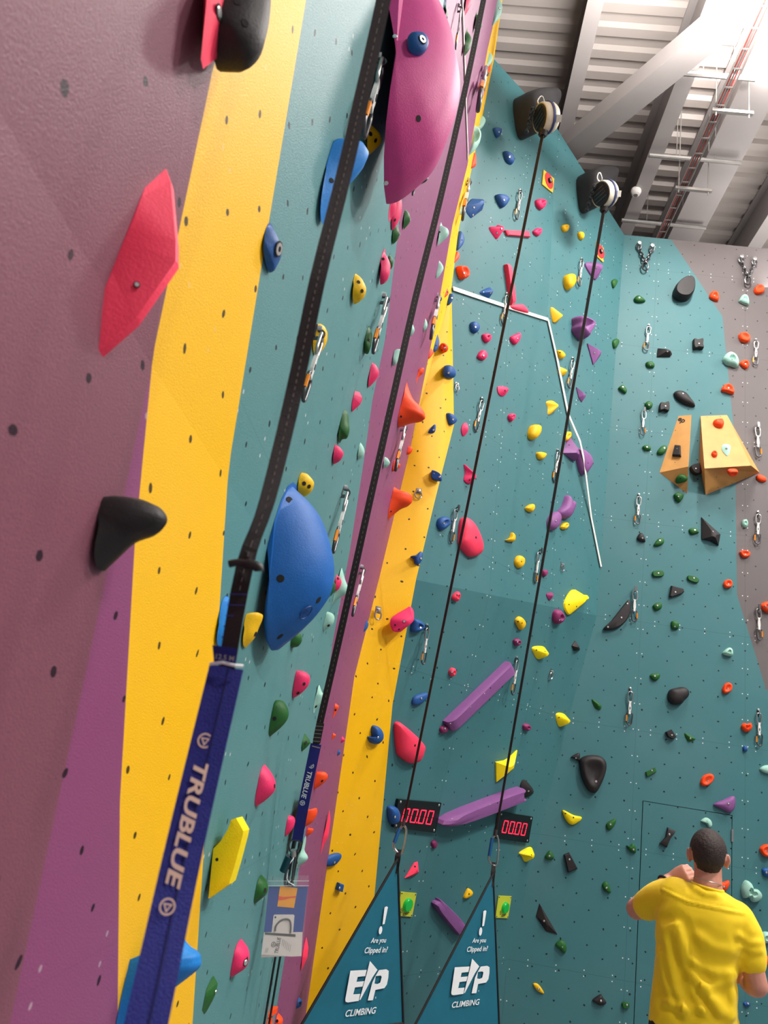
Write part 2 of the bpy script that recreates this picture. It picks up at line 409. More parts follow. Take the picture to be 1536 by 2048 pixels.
# lamps
WHITE = pmat('white_diffuser', 'ffffff', .5, 0, 0, emit='fff4ea', es=40)
def lamp(x, y, z, power, label, size=1.0):
    t = empty('ceiling_lamp', (x, y, z), label, 'lamp', 'high bay lamps under the roof')
    bm = bmesh.new(); box(bm, V((0, 0, .06)), (.34, 1.25, .06)); bobj('housing', bm, pmat('lamp_housing', 'cfcac6', .4, .3), t)
    bm = bmesh.new(); box(bm, V((0, 0, .02)), (.28, 1.15, .02)); bobj('diffuser', bm, WHITE, t)
    for s in (-.5, .5):
        bm = bmesh.new(); tube(bm, [V((0, s, .09)), V((0, s, ZD-z))], .005, 6); bobj('rod', bm, GALV, t)
    d = bpy.data.lights.new('high_bay_light', 'AREA'); d.shape = 'RECTANGLE'; d.size = .3*size; d.size_y = 1.2*size; d.energy = power; d.color = (1, .965, .93)
    o = bpy.data.objects.new('high_bay_light', d); o.location = (x, y, z-.01); C.objects.link(o)
    d = bpy.data.lights.new('added_deck_uplight', 'AREA'); d.shape = 'RECTANGLE'; d.size = .5; d.size_y = 1.2; d.energy = power*.9; d.color = (1, .96, .93)  # extra upward light, added only to brighten the deck above
    o = bpy.data.objects.new('added_deck_uplight', d); o.location = (x, y, z+.12); o.rotation_euler = (math.pi, 0, 0); C.objects.link(o)
    return t
LP = atZ(1556, 70, 10.3)
LPOW = 250
lamp(LP.x, LP.y, 10.3, LPOW, 'long bright ceiling lamp hung beside the cable tray')
# added uplights without fixtures of their own, to brighten the deck
for x, y, z, pw, sz in ((LP.x, LP.y, 10.62, 330, .5), (2.0, 5.2, 9.6, 420, 2.0), (5.0, 9.4, 9.0, 130, 2.0)):
    d = bpy.data.lights.new('added_deck_uplight', 'AREA'); d.size = sz; d.energy = pw; d.color = (1, .96, .93)
    o = bpy.data.objects.new('added_deck_uplight', d); o.location = (x, y, z); o.rotation_euler = (math.pi, 0, 0); C.objects.link(o)
for x, y, pw in ((6.6, 2.8, 640), (5.4, -2.4, 420), (8.0, 6.6, 330)):
    lamp(x, y, 10.3, pw, 'long ceiling lamp out over the open hall')
w = bpy.data.worlds.new('hall_ambient'); bpy.context.scene.world = w; w.use_nodes = True
w.node_tree.nodes['Background'].inputs[0].default_value = (.80, .78, .80, 1); w.node_tree.nodes['Background'].inputs[1].default_value = .36
vs = bpy.context.scene.view_settings; vs.view_transform = 'Standard'; vs.exposure = 0.16; vs.look = 'None'
# ------------------------------------------------------------------ holds
SH = {'ov': [(.5+.5*math.cos(a*.6283), .5+.5*math.sin(a*.6283)) for a in range(10)],
 'td': [(.02, .12), (.5, 0), (.98, .1), (.85, .5), (.52, 1), (.2, .6)], 'tu': [(.5, 0), (.85, .5), (1, .9), (.5, 1), (0, .88), (.2, .45)],
 'tl': [(0, .45), (.6, .1), (1, 0), (1, .6), (.9, 1), (.4, .75)], 'tr': [(0, 0), (.5, .15), (1, .5), (.9, .75), (.3, 1), (.05, .7)],
 'rc': [(.05, .05), (.95, 0), (1, .9), (.05, 1)], 'dr': [(0, .35), (.25, 0), (.6, .15), (1, .75), (.95, 1), (.45, .9), (.1, .7)],
 'dl': [(1, .3), (.75, 0), (.4, .15), (0, .8), (.05, 1), (.5, .9), (.9, .7)], 'fan': [(0, 0), (.55, .06), (1, .4), (.9, .75), (.5, 1), (.2, .85), (.12, .4)],
 'eg': [(.1, .1), (.5, 0), (.9, .15), (1, .5), (.75, .9), (.5, 1), (.2, .85), (0, .45)], 'st': [(0, .3), (.35, .35), (.5, 0), (.7, .3), (1, .6), (.6, .75), (.5, 1), (.25, .65)],
 'ha': [(0, .1), (.5, 0), (1, .15), (.9, .6), (.5, 1), (.12, .65)]}
def pxl(s):
    a = s.split()
    if len(a) == 5 and a[4] in SH:
        x0, y0, x1, y1 = map(float, a[:4]); return [(x0+(x1-x0)*u, y0+(y1-y0)*v) for u, v in SH[a[4]]]
    v = list(map(float, a)); return list(zip(v[::2], v[1::2]))
bolt_me = None
def add_bolts(o, bolts, size):
    global bolt_me
    if not bolts: return
    bv = bvh_of([o]) if not o.parent else None
    for b in bolts.split(';'):
        q = b.split(); px, py = float(q[0]), float(q[1]); kind = q[2] if len(q) > 2 else 's'
        loc, n = hit(px, py, bv)
        if loc is None: continue
        r = {'s': .011, 'd': .0085, 'r': .017, 'w': .007}[kind]*size
        R = Matrix.Translation(loc+n*.0005) @ frame_z(n).to_4x4()
        bm = bmesh.new()
        if kind in 'sr':
            lathe(bm, [(r*1.25, .0), (r*1.2, .0015)], 12, R); me1 = bobj('bolt_recess', bm, HOLE, o)
            bm = bmesh.new(); lathe(bm, [(r*.45, .001), (r*.45, .003), (r*.95, .003), (r, .001)] if kind == 'r' else [(.001, .003), (r*.8, .003), (r*.95, .0015)], 12, R)
            bobj('bolt', bm, BOLT, o, .6)
        elif kind == 'w':
            lathe(bm, [(.001, .003), (r*.8, .003), (r, .0005)], 10, R); bobj('bolt', bm, BOLT, o, .6)
        else:
            lathe(bm, [(.001, .0006), (r*.9, .0006), (r, .0002)], 12, R); bobj('bolt_hole', bm, HOLE, o)
def reg(o, label, color, zone, cat='climbing hold', group=None):
    wn = {'L': 'long side wall', 'C': 'angled middle wall', 'B': 'back wall'}[zone]
    cn = {'skyblue': 'blue', 'deepblue': 'blue', 'brightyellow': 'yellow', 'darkpurple': 'purple'}.get(color, color)
    tag(o, label, cat, group or f'{cn} {cat}s on the {wn}')
    o['zone'] = zone
def settle(o):
    """put the object's origin on the wall under it"""
    c = sum((v.co for v in o.data.vertices), V())/len(o.data.vertices)
    o.data.transform(Matrix.Translation(-c)); o.location = o.matrix_world.translation + c
def finish(o, bolts, size):
    add_bolts(o, bolts, size)
PROF = {'dome': [(1, 0), (1, .28), (.93, .56), (.76, .82), (.46, .96), (.18, 1)], 'flat': [(1, 0), (1, .6), (.95, .86), (.86, 1), (.4, 1.02)],
        'cone': [(1, 0), (.98, .1), (.6, .5), (.25, .86), (.1, 1)], 'dish': [(1, 0), (1.0, .35), (.93, .7), (.8, .95), (.66, 1.0), (.5, .82), (.2, .62)],
        'facet': [(1, 0), (.985, .16), (.30, .96), (.22, 1)], 'pocket': [(1, 0), (1, .3), (.93, .6), (.72, .9), (.45, 1), (.3, .72), (.12, .6)]}
def F(zone, color, outline, style='dome', h=.45, bolts='', label='', ap=(0, 0), name='climbing_hold', bv=None, bs=1.0, cat='climbing hold', rnd=True):
    """hold seen from the front: its outline in the photograph laid on the wall it is bolted to, raised along the wall's normal"""
    pts = pxl(outline); cx = sum(p[0] for p in pts)/len(pts); cy = sum(p[1] for p in pts)/len(pts)
    P, N = hit(cx, cy, bv)
    if P is None: print('MISS', label); return
    if abs(N.dot(ray(cx, cy).normalized())) < .3: N = V((.55, -.83, 0)).normalized()
    Q = [onPlane(x, y, P, N) for x, y in pts]
    t1 = frame_z(N)
    ext = min(max(q.dot(k) for q in Q)-min(q.dot(k) for q in Q) for k in (t1 @ V((math.cos(j*.196), math.sin(j*.196), 0)) for j in range(16)))
    hh = ext*h
    Q = [onPlane(x, y, P+N*hh*.35, N) - N*hh*.35 for x, y in pts]
    Q = catmull(Q, 4) if rnd else [lerp(a, b, t) for a, b in zip(Q, Q[1:]+Q[:1]) for t in (0, .08, .92)]
    c = sum(Q, V())/len(Q); t1 = frame_z(N); A = c + N*hh
    ax = (onPlane(cx+ap[0], cy+ap[1], P, N)-onPlane(cx, cy, P, N)) if ap != (0, 0) else V()
    rings = []
    for s, z in PROF[style]:
        k = z*(1 if style != 'flat' else 1); rings.append([c + ax*min(1, z) + (q-c)*s + N*(hh*z+.0015) for q in Q])
    bm = bmesh.new(); loft(bm, rings)
    o = bobj(name, bm, hmat(color), None, .55 if style in ('facet', 'flat') else 1.2)
    reg(o, label, color, zone, cat); 
    finish(o, bolts, bs*1.0); return o
def S(color, prof, w, bolts='', label='', name='climbing_hold', style='round', zone='L', bs=1.0, cat='climbing hold', base=None, dy=0.0):
    """hold seen side-on against the long wall: profile from its top wall contact round to its bottom contact, swept to a mound of half-width w"""
    pts = pxl(prof); (x0, y0), (x1, y1) = pts[0], pts[-1]
    mx, my = base if base else ((x0+x1)/2, (y0+y1)/2)
    P, N = hit(mx, my)
    if P is None: print('MISS', label); return
    Y0 = P.y+dy
    Q = [atY(x, y, Y0) for x, y in pts]
    T = V((N.y, -N.x, 0)); T = T*(-1 if T.y < 0 else 1); T.normalize()
    # keep profile plane perpendicular to the wall direction
    Q = [V((q.x, Y0, q.z)) for q in Q]
    def surf(z):
        a, b = (Q[0], Q[-1]) if abs(Q[0].z-Q[-1].z) > .01 else (Q[0], Q[0]+V((0, 0, -.1)))
        t = (a.z-z)/(a.z-b.z); t = max(-.2, min(1.2, t)); return a.x+(b.x-a.x)*t
    if style == 'round': Q = catmull(Q, 4, False)
    else: Q = [q for a, b in zip(Q, Q[1:]) for q in (a, lerp(a, b, .94))]+[Q[-1]]
    zc = sum(q.z for q in Q)/len(Q)
    secs = {'round': [(-1, .02, .35), (-.93, .36, .62), (-.75, .66, .82), (-.45, .9, .95), (0, 1, 1), (.45, .9, .95), (.75, .66, .82), (.93, .36, .62), (1, .02, .35)],
            'wedge': [(-1, .04, .55), (-.2, .97, 1), (0, 1, 1), (.2, .97, 1), (1, .04, .55)], 'slab': [(-1, .8, .92), (-.92, .97, .99), (0, 1, 1), (.92, .97, .99), (1, .8, .92)]}[style]
    rings = []
    for t, k, zs in secs:
        rings.append([V((surf(q.z) + (q.x-surf(q.z))*k - .0, Y0, zc+(q.z-zc)*zs)) + T*(w*t) for q in Q])
    if zone == 'L':
        for r in rings:
            for q in r: q.x = max(q.x, LX(q.z)+.0012)
    bm = bmesh.new(); loft(bm, rings)
    o = bobj(name, bm, hmat(color), None, .6 if style != 'round' else 1.2)
    reg(o, label, color, zone, cat)
    finish(o, bolts, bs); return o

VOL = dict(name='climbing_volume', cat='climbing volume')
# ---- long side wall, big shapes
S('red', '332 338 345 372 357 490 357 530 276 645 200 710', .05, '273 570 s', 'large flat red wedge hold low on the dusty purple wall', style='wedge', bs=.4)
S('red', '430 -150 465 -100 447 0 436 40 404 128', .05, '437 24 s', 'red wedge hold tucked behind the large black hold at the top of the picture', style='wedge')
S('black', '450 -70 500 -75 538 -30 540 30 528 85 500 116 470 119 427 117', .06, '490 46 d;474 4 d', 'large black hold with finger holes at the purple and yellow boundary, top of picture', bs=.9)
S('black', '213 1022 240 1004 262 1001 276 1004 290 1004 318 1014 334 1034 330 1052 308 1068 268 1082 232 1112 199 1141', .05, '', 'black horn-shaped hold with a scooped top on the purple wall beside the yellow band')
S('skyblue', '655 338 668 318 697 301 726 295 737 303 733 320 714 344 692 366 668 404 642 441', .07, '663 361 d', 'blue blade-like volume crossed by the dark strap beside the yellow hold', **VOL)
S('yellow', '735 255 748 262 763 277 757 285 746 293 735 299', .05, '741 268 d;751 281 d', 'yellow hold with two holes touching the edge of the giant pink volume')
S('blue', '543 462 556 477 562 497 554 513 545 525 532 529', .06, '557 498 r', 'blue rounded hold with bolt beside the upper yellow band edge')
pinkvol = S('magenta', '800 -120 822 -70 842 -25 862 10 890 58 912 112 920 162 916 210 902 255 875 305 840 338 804 364 782 372 768 374', .27, '790 73 w;773 226 w;772 366 w;837 237 d', 'giant smooth pink dome volume bulging from the side wall', bs=1.4, **VOL)
S('pink', '788 408 793 412 787 424 774 436', .05, '', 'small pink hold hanging directly beneath the tip of the giant pink volume')
S('pink', '795 393 802 397 804 415 800 432 791 448 783 454', .06, '790 440 d', 'curved two-faced pink hold under the giant pink volume')
S('green', '809 424 817 428 821 438 816 446 807 454', .045, '820 439 w', 'round dark green hold between the giant pink volume and the purple band')
S('green', '788 454 797 460 799 469 794 477 785 483', .045, '799 468 w', 'dark green hold on the teal edge of the purple band, under the round green hold')
S('mint', '876 460 882 447 886 455 897 461 896 472 884 482 876 489', .05, '879 464 d', 'pale mint heart-shaped hold high on the purple band')
S('pink', '764 501 774 515 781 530 778 552 768 563 760 565', .05, '766 518 d', 'long two-toned pink hold with one hole below the green holds')
S('green', '777 511 784 518 787 524 784 532 778 535', .04, '787 523 w', 'dark green hold peeking out behind the long two-toned pink hold')
S('yellow', '709 555 720 558 731 572 731 586 720 597 706 602', .055, '717 564 d;724 582 d', 'yellow half-round hold with two holes above the yellow hold hidden by the strap')
S('mint', '878 522 885 530 887 538 880 550 872 557', .035, '', 'slim grey-mint hold near the yellow edge of the purple band')
S('yellow', '636 664 648 658 655 666 651 683 640 698 628 708', .06, '643 682 d', 'yellow hold partly hidden by the thick dark strap')
S('green', '737 655 744 668 743 685 737 703 729 703', .05, '738 680 d', 'dark green pointed hold touching the hanging quickdraw on the teal wall')
S('pink', '743 728 753 733 758 745 752 758 737 773', .045, '', 'pink hold on the teal wall where the purple band begins')
S('pink', '711 784 720 786 725 797 720 808 704 822', .045, '', 'pink faceted hold just above the long green hold', style='wedge')
S('mint', '788 706 798 701 803 703 798 715 792 727 785 729 787 718', .04, '', 'knobbly grey-mint hold on the purple band behind the second strap')
S('mint', '816 648 826 651 829 662 822 670 813 671', .045, '', 'grey-mint hold half hidden by the second strap on the purple band')
S('mint', '851 638 855 647 854 655 849 660 846 661', .035, '', 'small pale mint hold on the purple band beside a quickdraw')
S('green', '687 822 696 827 698 850 699 862 694 874 684 876 678 884', .05, '', 'long glossy green hold with a pocket on the teal wall')
S('pink', '670 892 681 897 687 907 680 919 667 926', .045, '', 'small pink hold with flat face below the long glossy green hold')
S('mint', '720 886 727 894 729 906 724 914 716 918', .04, '', 'pale mint winged hold at the teal edge of the purple band')
S('mint', '768 915 776 918 780 926 774 933 767 936', .04, '', 'pale mint rounded hold beside the second strap, under the lowest green hold') 
S('orange', '814 768 820 785 829 804 845 819 850 830 848 839 824 843 808 848 796 852', .11, '802 833 d', 'upper large orange horn hold on the purple band')
S('orange', '789 977 802 984 822 990 825 999 820 1009 800 1018 776 1038', .11, '782 1023 d', 'lower large orange horn hold on the purple band')
S('orange', '817 893 825 896 824 903 819 908 813 909', .03, '', 'tiny orange hold on the purple band beside the yellow edge') 
S('orange', '787 922 797 924 801 932 795 938 785 943', .035, '793 930 d', 'small orange hold behind the hanging carabiner on the purple band')
S('yellow', '603 950 618 952 628 965 624 978 612 988 598 992', .055, '608 967 d;618 973 d', 'yellow two-holed hold sitting on top of the big blue volume')
bluevol = S('deepblue', '569 970 588 978 612 998 638 1030 656 1072 667 1120 668 1155 660 1190 636 1225 600 1260 568 1285 545 1301 538 1290', .2, '561 1157 d;637 1200 d;560 1273 d;579 1000 d', 'big smooth blue dome volume on the teal wall beside the thick strap', bs=1.6, **VOL)
S('pink', '671 1150 679 1154 683 1164 679 1175 671 1182', .05, '676 1157 d', 'pink hold peeking out from behind the big blue volume')
S('green', '663 1160 671 1168 669 1180 661 1191', .05, '', 'dark green hold hidden behind the edge of the big blue volume')
S('mint', '684 1136 690 1158 696 1175 694 1186 682 1194 665 1206', .05, '', 'large pale mint spiked hold behind the big blue volume')
S('mint', '655 1224 666 1228 669 1238 664 1250 647 1262', .05, '657 1251 d', 'pale mint hold below the big blue volume, between it and the second strap')
S('green', '592 1264 601 1268 604 1280 596 1292 580 1295', .05, '', 'green rounded hold below the bottom tip of the big blue volume')
S('yellow', '492 1240 508 1230 521 1227 526 1234 518 1253 508 1275 489 1295', .05, '511 1268 d', 'yellow horn hold sticking out behind the stitched end of the strap')
S('skyblue', '450 1192 461 1200 460 1230 452 1270 438 1294', .05, '', 'blue hold almost hidden behind the stitched end of the strap')
S('pink', '595 1341 611 1344 620 1355 616 1372 602 1387 587 1396', .055, '608 1368 d;596 1386 d', 'pink hold with two holes on the teal wall below the blue volume')
S('green', '553 1400 566 1402 576 1418 576 1436 562 1455 540 1473', .055, '549 1437 d', 'green hooked hold with a curled lip on the teal wall')
S('mint', '639 1370 644 1384 649 1392 643 1405 625 1426', .05, '632 1413 d', 'tall pale mint hold with a pointed tip beside the second strap')
S('green', '610 1468 619 1479 621 1486 614 1494 603 1503', .045, '612 1485 d', 'small dark green angular hold beside the second strap end', style='wedge')
S('pink', '529 1529 543 1546 551 1565 549 1582 532 1600 513 1613', .065, '549 1572 d', 'tall pink fin-shaped hold on the teal wall')
S('pink', '578 1630 588 1634 590 1646 584 1660 572 1673', .05, '', 'pink hold peeking out from behind the second blue strap sleeve')
S('brightyellow', '423 1692 431 1690 437 1695 455 1680 472 1655 480 1634 495 1660 492 1675 477 1730 466 1765 424 1794', .05, '434 1719 d', 'big bright yellow wedge volume low on the teal wall', style='slab', bs=.6, **VOL)
S('green', '521 1750 532 1762 536 1780 528 1793 511 1807', .06, '530 1780 d', 'green almond-shaped hold beside the plastic tag pouch')
S('pink', '479 1879 493 1896 498 1914 492 1935 466 1953', .07, '491 1925 s;494 1918 d', 'pink pointed hold with one bolt beneath the yellow wedge volume')
S('green', '424 1953 434 1968 432 1985 424 2003 411 2026', .06, '431 1984 w', 'green blocky two-step hold low on the teal wall', style='wedge')
S('skyblue', '268 1950 300 1938 345 1895 365 1880 383 1897 399 1907 402 1918 396 1939 338 1984 300 2015 240 2085', .07, '', 'large smooth blue horn hold behind the blue strap sleeve', bs=1.2)
# ---- purple band near the floor
S('mint', '611 1672 608 1700 616 1715 608 1726 590 1736', .07, '595 1725 d', 'tall pale mint teardrop hold behind the metal clip of the second strap')
S('orange', '671 1406 678 1413 674 1422 666 1437', .03, '671 1420 d', 'small orange pointed hold on the purple band, topmost of the tiny orange pair')
S('orange', '667 1466 672 1470 669 1475 663 1481', .025, '', 'tiny orange chip hold on the purple band, lower of the tiny orange pair')
S('pink', '684 1472 690 1479 687 1483 682 1486', .025, '', 'tiny pink knob hold on the boundary of purple and yellow bands')
S('blue', '677 1498 681 1503 680 1508 675 1512', .025, '', 'tiny blue knob hold just below the tiny pink knob')
S('orange', '634 1543 650 1544 656 1553 648 1566 629 1579', .05, '644 1562 d', 'orange rounded hold with one hole on the purple band beside the lettered sleeve')
S('orange', '614 1618 622 1619 633 1616 634 1628 624 1645 609 1654', .06, '', 'orange two-lobed hold beside the bottom of the second blue sleeve')
S('orange', '617 1655 627 1658 623 1667 613 1672', .03, '', 'small orange chip hold just below the two-lobed orange hold')
S('red', '659 1621 661 1640 657 1672 648 1690 638 1708', .04, '', 'long thin red wedge hold on the purple and yellow corner', style='wedge')
S('red', '610 1874 617 1895 615 1915 603 1941', .05, '', 'long thin pinkish-red wedge hold near the floor on the purple band', style='wedge')
S('blue', '597 1995 604 2002 602 2012 593 2017', .035, '600 2006 d', 'small blue hold on the purple and yellow corner near the floor')
S('orange', '541 2013 556 2014 554 2026 545 2030 545 2060 533 2070', .06, '', 'orange bracket-shaped hold at the bottom edge of the purple band', style='wedge')
S('orange', '556 2027 566 2040 560 2056 549 2064', .045, '554 2042 d', 'orange pointed hold beside the orange bracket-shaped hold near the floor')
S('orange', '838 740 848 737 846 746 838 753 832 766', .035, '', 'small orange fin hold on the purple band above the upper large orange horn')
# ---- top of purple band
S('green', '929 61 940 74 944 84 938 98 929 107', .05, '', 'dark green pointed hold near the top of the purple band beside white tape')
S('green', '949 29 958 38 964 46 962 54 950 60', .05, '962 44 w', 'dark green hold crossed by the second strap at the top of the purple band')
S('pink', '931 -12 943 -6 942 6 937 16 930 24', .05, '', 'dark pink hold cut by the top of the picture beside white tape')
S('blue', '856 2 872 4 882 12 883 22 877 38 868 30', .06, '877 18 s', 'blue hold at the top edge of the giant pink volume', base=(886, 30))
S('yellow', '881 25 885 28 887 40 883 46', .05, '', 'yellow hold sliver behind the blue hold at the edge of the pink volume')
S('green', '884 16 892 22 895 38 890 50', .05, '894 36 d', 'green hold behind the yellow sliver at the edge of the pink volume')
S('green', '849 345 856 348 855 356 840 361', .05, '854 357 w', 'dark green hold peeking out from under the giant pink volume')
# raised round emblem on the blue volume
loc_, n_ = hit(612, 1225, bvh_of([bluevol]))
bm = bmesh.new(); R_ = Matrix.Translation(loc_+n_*.0005) @ frame_z(n_).to_4x4()
loft(bm, [[R_ @ V((q*math.cos(k*math.pi/14), q*math.sin(k*math.pi/14), z)) for k in range(29)] for q, z in ((.030, 0), (.029, .002), (.026, .002), (.025, 0))], False)
for k in range(3): bar(bm, R_ @ V((-.014, -.008+k*.008, .001)), R_ @ V((.012, -.005+k*.008, .001)), .0025, .002, n_)
bobj('emblem', bm, pmat('dark_blue_emblem', '163f86', .5), bluevol)
# ---- blue hold on the pink volume
F('L', 'blue', '818 72 822 66 836 66 848 71 856 84 854 98 845 106 832 106 822 98 818 84', 'dome', .45, '845 79 r', 'blue rounded hold screwed onto the giant pink volume', bv=bvh_of([pinkvol]), bs=.85)
# ---- yellow band of the middle wall and its edges
F('C', 'mint', '983 2 990 -8 998 -2 1003 18 999 36 990 46 983 50', 'dome', .5, '989 18 d;999 17 s', 'large pale mint hold at the top of the middle wall, cut by the picture edge')
F('C', 'mint', '966 141 968 124 973 106 983 109 985 120 978 132', 'dome', .5, '973 110 d', 'pale mint hold on the thin yellow sliver above an orange hold')
F('C', 'orange', '969 151 969 137 979 128 980 140 976 150', 'dome', .5, '', 'orange hold high on the middle wall just below a pale mint hold')
F('C', 'orange', '961 198 963 184 967 176 970 178 968 190', 'dome', .5, '966 181 d', 'small orange hold beside the topmost quickdraw on the thin yellow sliver')
F('C', 'mint', '951 262 951 244 957 236 965 232 971 241 967 252 958 261', 'dome', .4, '', 'pale mint drop hold just above the clustered mint hold')
F('C', 'mint', '935 253 943 251 953 256 959 270 958 285 952 298 942 307 935 306 936 280', 'pocket', .6, '', 'large knotted mint hold of curled lobes at the edge of the purple band')
F('C', 'orange', '940 336 941 318 946 305 950 309 951 330 947 335', 'dome', .4, '', 'tall orange hold just under the knotted mint hold')
F('C', 'orange', '932 392 934 375 938 364 940 370 937 384', 'dome', .4, '', 'orange hold behind the quickdraw on the thin yellow sliver')
F('C', 'mint', '914 428 918 412 926 411 928 420 922 429', 'dome', .5, '', 'small grey-mint hold on the yellow band under a hanging quickdraw')
F('C', 'blue', '914 500 915 478 920 462 926 470 927 484 922 494', 'dome', .4, '924 480 d', 'blue half-round hold on the boundary of the thin yellow band and teal')
F('C', 'orange', '905 528 909 512 914 503 918 508 917 518', 'dome', .4, '', 'orange hold on the thin yellow band next to the bigger two-holed orange hold')
F('C', 'orange', '915 535 920 532 929 534 935 546 934 555 927 558 921 556', 'dish', .5, '928 546 s', 'orange dimpled hold with bolt above the start of the white tape')
F('C', 'orange', '887 596 889 584 893 575 897 584 895 590', 'dome', .4, '895 584 d', 'small orange hold on the yellow band beside a blue hold near white tape')
F('C', 'blue', '893 608 896 590 902 587 907 590 905 600 898 609', 'dome', .45, '904 596 s', 'blue hold on the yellow edge just below the start of the white tape')
F('C', 'blue', '865 702 865 685 872 663 878 680 877 693 871 703', 'dome', .4, '872 691 d', 'tall blue pointed hold on the yellow band beside the round orange hold')
F('C', 'orange', '880 696 882 688 889 687 896 693 894 701 886 704', 'pocket', .55, '889 696 s;884 700 d', 'round orange hold with bolt on the yellow band')
F('C', 'orange', '855 714 857 700 862 697 867 704 862 714 857 718', 'dome', .4, '', 'ribbed orange hold tucked under the tall blue pointed hold')
F('C', 'blue', '890 750 890 736 894 730 902 733 909 745 908 755 898 756', 'dome', .5, '897 746 s', 'blue hold with bolt on the yellow band above the kink')
F('C', 'blue', '895 827 904 829 912 839 910 846 900 849', 'dome', .45, '906 839 s', 'blue drop hold overlapping the yellow band where it kinks')
F('C', 'blue', '856 865 864 853 871 849 871 860 866 866', 'dome', .45, '867 860 s', 'small blue leaf hold on the yellow band beside the upper orange horn')
F('C', 'blue', '863 943 868 942 880 948 884 957 880 962 864 958', 'flat', .45, '879 954 s;868 947 w', 'blue rounded-block hold on the yellow band above a bare bolt hanger')
F('C', 'blue', '876 1050 878 1038 888 1033 898 1037 899 1048 892 1056 882 1060', 'pocket', .5, '888 1047 s', 'round blue hold on teal beside a quickdraw at the yellow edge')
F('C', 'blue', '821 1113 832 1111 840 1103 845 1106 844 1120 836 1129 829 1126 828 1118', 'dome', .45, '842 1117 s', 'blue bird-shaped hold on the yellow band')
F('C', 'pink', '784 1240 796 1228 815 1217 823 1213 829 1225 825 1240 806 1260 796 1264 787 1259', 'facet', .55, '808 1243 s;790 1250 d;798 1259 d', 'large pink boulder hold on the yellow band', ap=(8, 4))
F('C', 'blue', '824 1263 825 1248 829 1238 840 1241 848 1250 846 1258 835 1264', 'pocket', .5, '841 1255 s', 'blue scooped hold beside the large pink boulder hold')
F('C', 'blue', '721 1263 726 1250 733 1241 737 1247 734 1258 727 1264', 'dome', .4, '', 'blue oval hold on the corner of the purple and yellow bands')
F('C', 'blue', '825 1406 829 1394 842 1388 854 1386 855 1394 843 1406 830 1411', 'dome', .45, '843 1397 s', 'blue wing hold on teal beside the first rope')
F('C', 'blue', '738 1475 746 1473 745 1462 748 1452 758 1454 765 1465 764 1479 755 1488 743 1486', 'dome', .45, '756 1475 s', 'blue crescent hold with bolt on the yellow band')
F('C', 'blue', '647 1728 653 1715 670 1707 682 1708 681 1717 670 1729 655 1733', 'dome', .4, '669 1725 s', 'blue lens-shaped hold low on the yellow band')
F('C', 'blue', '676 1765 685 1768 682 1783 672 1779', 'flat', .6, '679 1776 s', 'small blue square hold below the blue lens-shaped hold', rnd=False)
F('C', 'blue', '777 1618 782 1612 793 1615 798 1627 796 1643 786 1649 779 1640', 'dome', .5, '790 1634 s', 'tall blue rounded hold overlapping the first red-digit timer')
# ---- teal middle wall, upper
F('C', 'blue', '988 256 1002 258 999 270 994 274', 'dome', .5, '998 264 s', 'small blue hold highest on the teal middle wall') 
F('C', 'blue', '1009 303 1017 305 1026 316 1025 328 1014 322', 'dome', .5, '1019 314 s', 'blue hold below the first auto belay unit, level with its rope')
F('C', 'blue', '932 413 946 397 967 398 966 420 946 435 940 428', 'facet', .5, '948 415 s;946 430 s', 'five-sided blue faceted hold high beside the yellow band', ap=(6, -6), rnd=False)
F('C', 'blue', '993 391 1004 389 1014 395 1016 403 1005 415', 'dome', .5, '1008 400 s', 'blue half-round hold beside the quickdraw under the first auto belay')
F('C', 'pink', '1073 400 1083 398 1091 402 1089 413 1082 419 1074 411', 'pocket', .5, '1085 406 d', 'pink hold just below the yellow diamond target with red disc, first rope')
F('C', 'pink', '981 454 994 453 998 449 1001 454 1006 464 1002 468 997 477 992 473', 'facet', .5, '1003 457 s;994 466 s', 'spiky pink star-shaped hold at the end of the short red bar', ap=(3, -2))
F('C', 'red', '1009 461 1056 463 1059 475 1014 471', 'flat', .5, '', 'short straight red bar hold crossed by the first rope', rnd=False)
F('C', 'pink', '1067 462 1075 456 1083 458 1081 467 1076 472 1069 468', 'pocket', .5, '1078 464 d', 'small pink hold at the other end of the short red bar')
F('C', 'red', '1010 529 1014 528 1019 533 1028 606 1021 610', 'flat', .5, '', 'long upright red bar hold above the white tape', rnd=False)
F('C', 'red', '1020 611 1040 608 1050 613 1057 626 1043 624 1024 618', 'dome', .5, '', 'red half-disc hold resting on the white tape', rnd=True)
F('C', 'blue', '961 584 980 574 983 580 980 595 972 592', 'facet', .45, '981 586 s;967 584 w', 'blue triangular hold just above the white tape', ap=(4, 0))
F('C', 'blue', '942 648 947 643 955 648 957 658 952 666 944 661', 'dome', .5, '951 654 s', 'blue rounded hold just below the white tape')
F('C', 'pink', '966 669 975 667 981 673 979 682 973 685 967 678', 'pocket', .5, '977 674 d', 'small pink hold, upper of two below the white tape beside the blue hold')
F('C', 'pink', '956 712 963 701 970 702 973 713 968 720 960 718', 'dome', .5, '967 711 s', 'small pink hold, lower of two below the white tape')
F('C', 'pink', '1022 674 1032 668 1040 666 1039 679 1031 689 1024 683', 'dome', .5, '1035 677 s', 'pink heart-shaped hold on the far side of the first rope')
F('C', 'yellow', '1124 452 1130 449 1137 451 1136 460 1130 464 1125 459', 'pocket', .5, '', 'small yellow hold high above the second rope, upper of a pair')
F('C', 'yellow', '1157 465 1163 464 1167 470 1165 479 1159 476', 'dome', .5, '', 'small yellow hold in the shadow of the second auto belay unit')
F('C', 'yellow', '1131 553 1137 548 1146 549 1149 562 1145 574 1137 579 1131 568', 'dome', .55, '', 'round yellow knob hold beside the quickdraw on the second line')
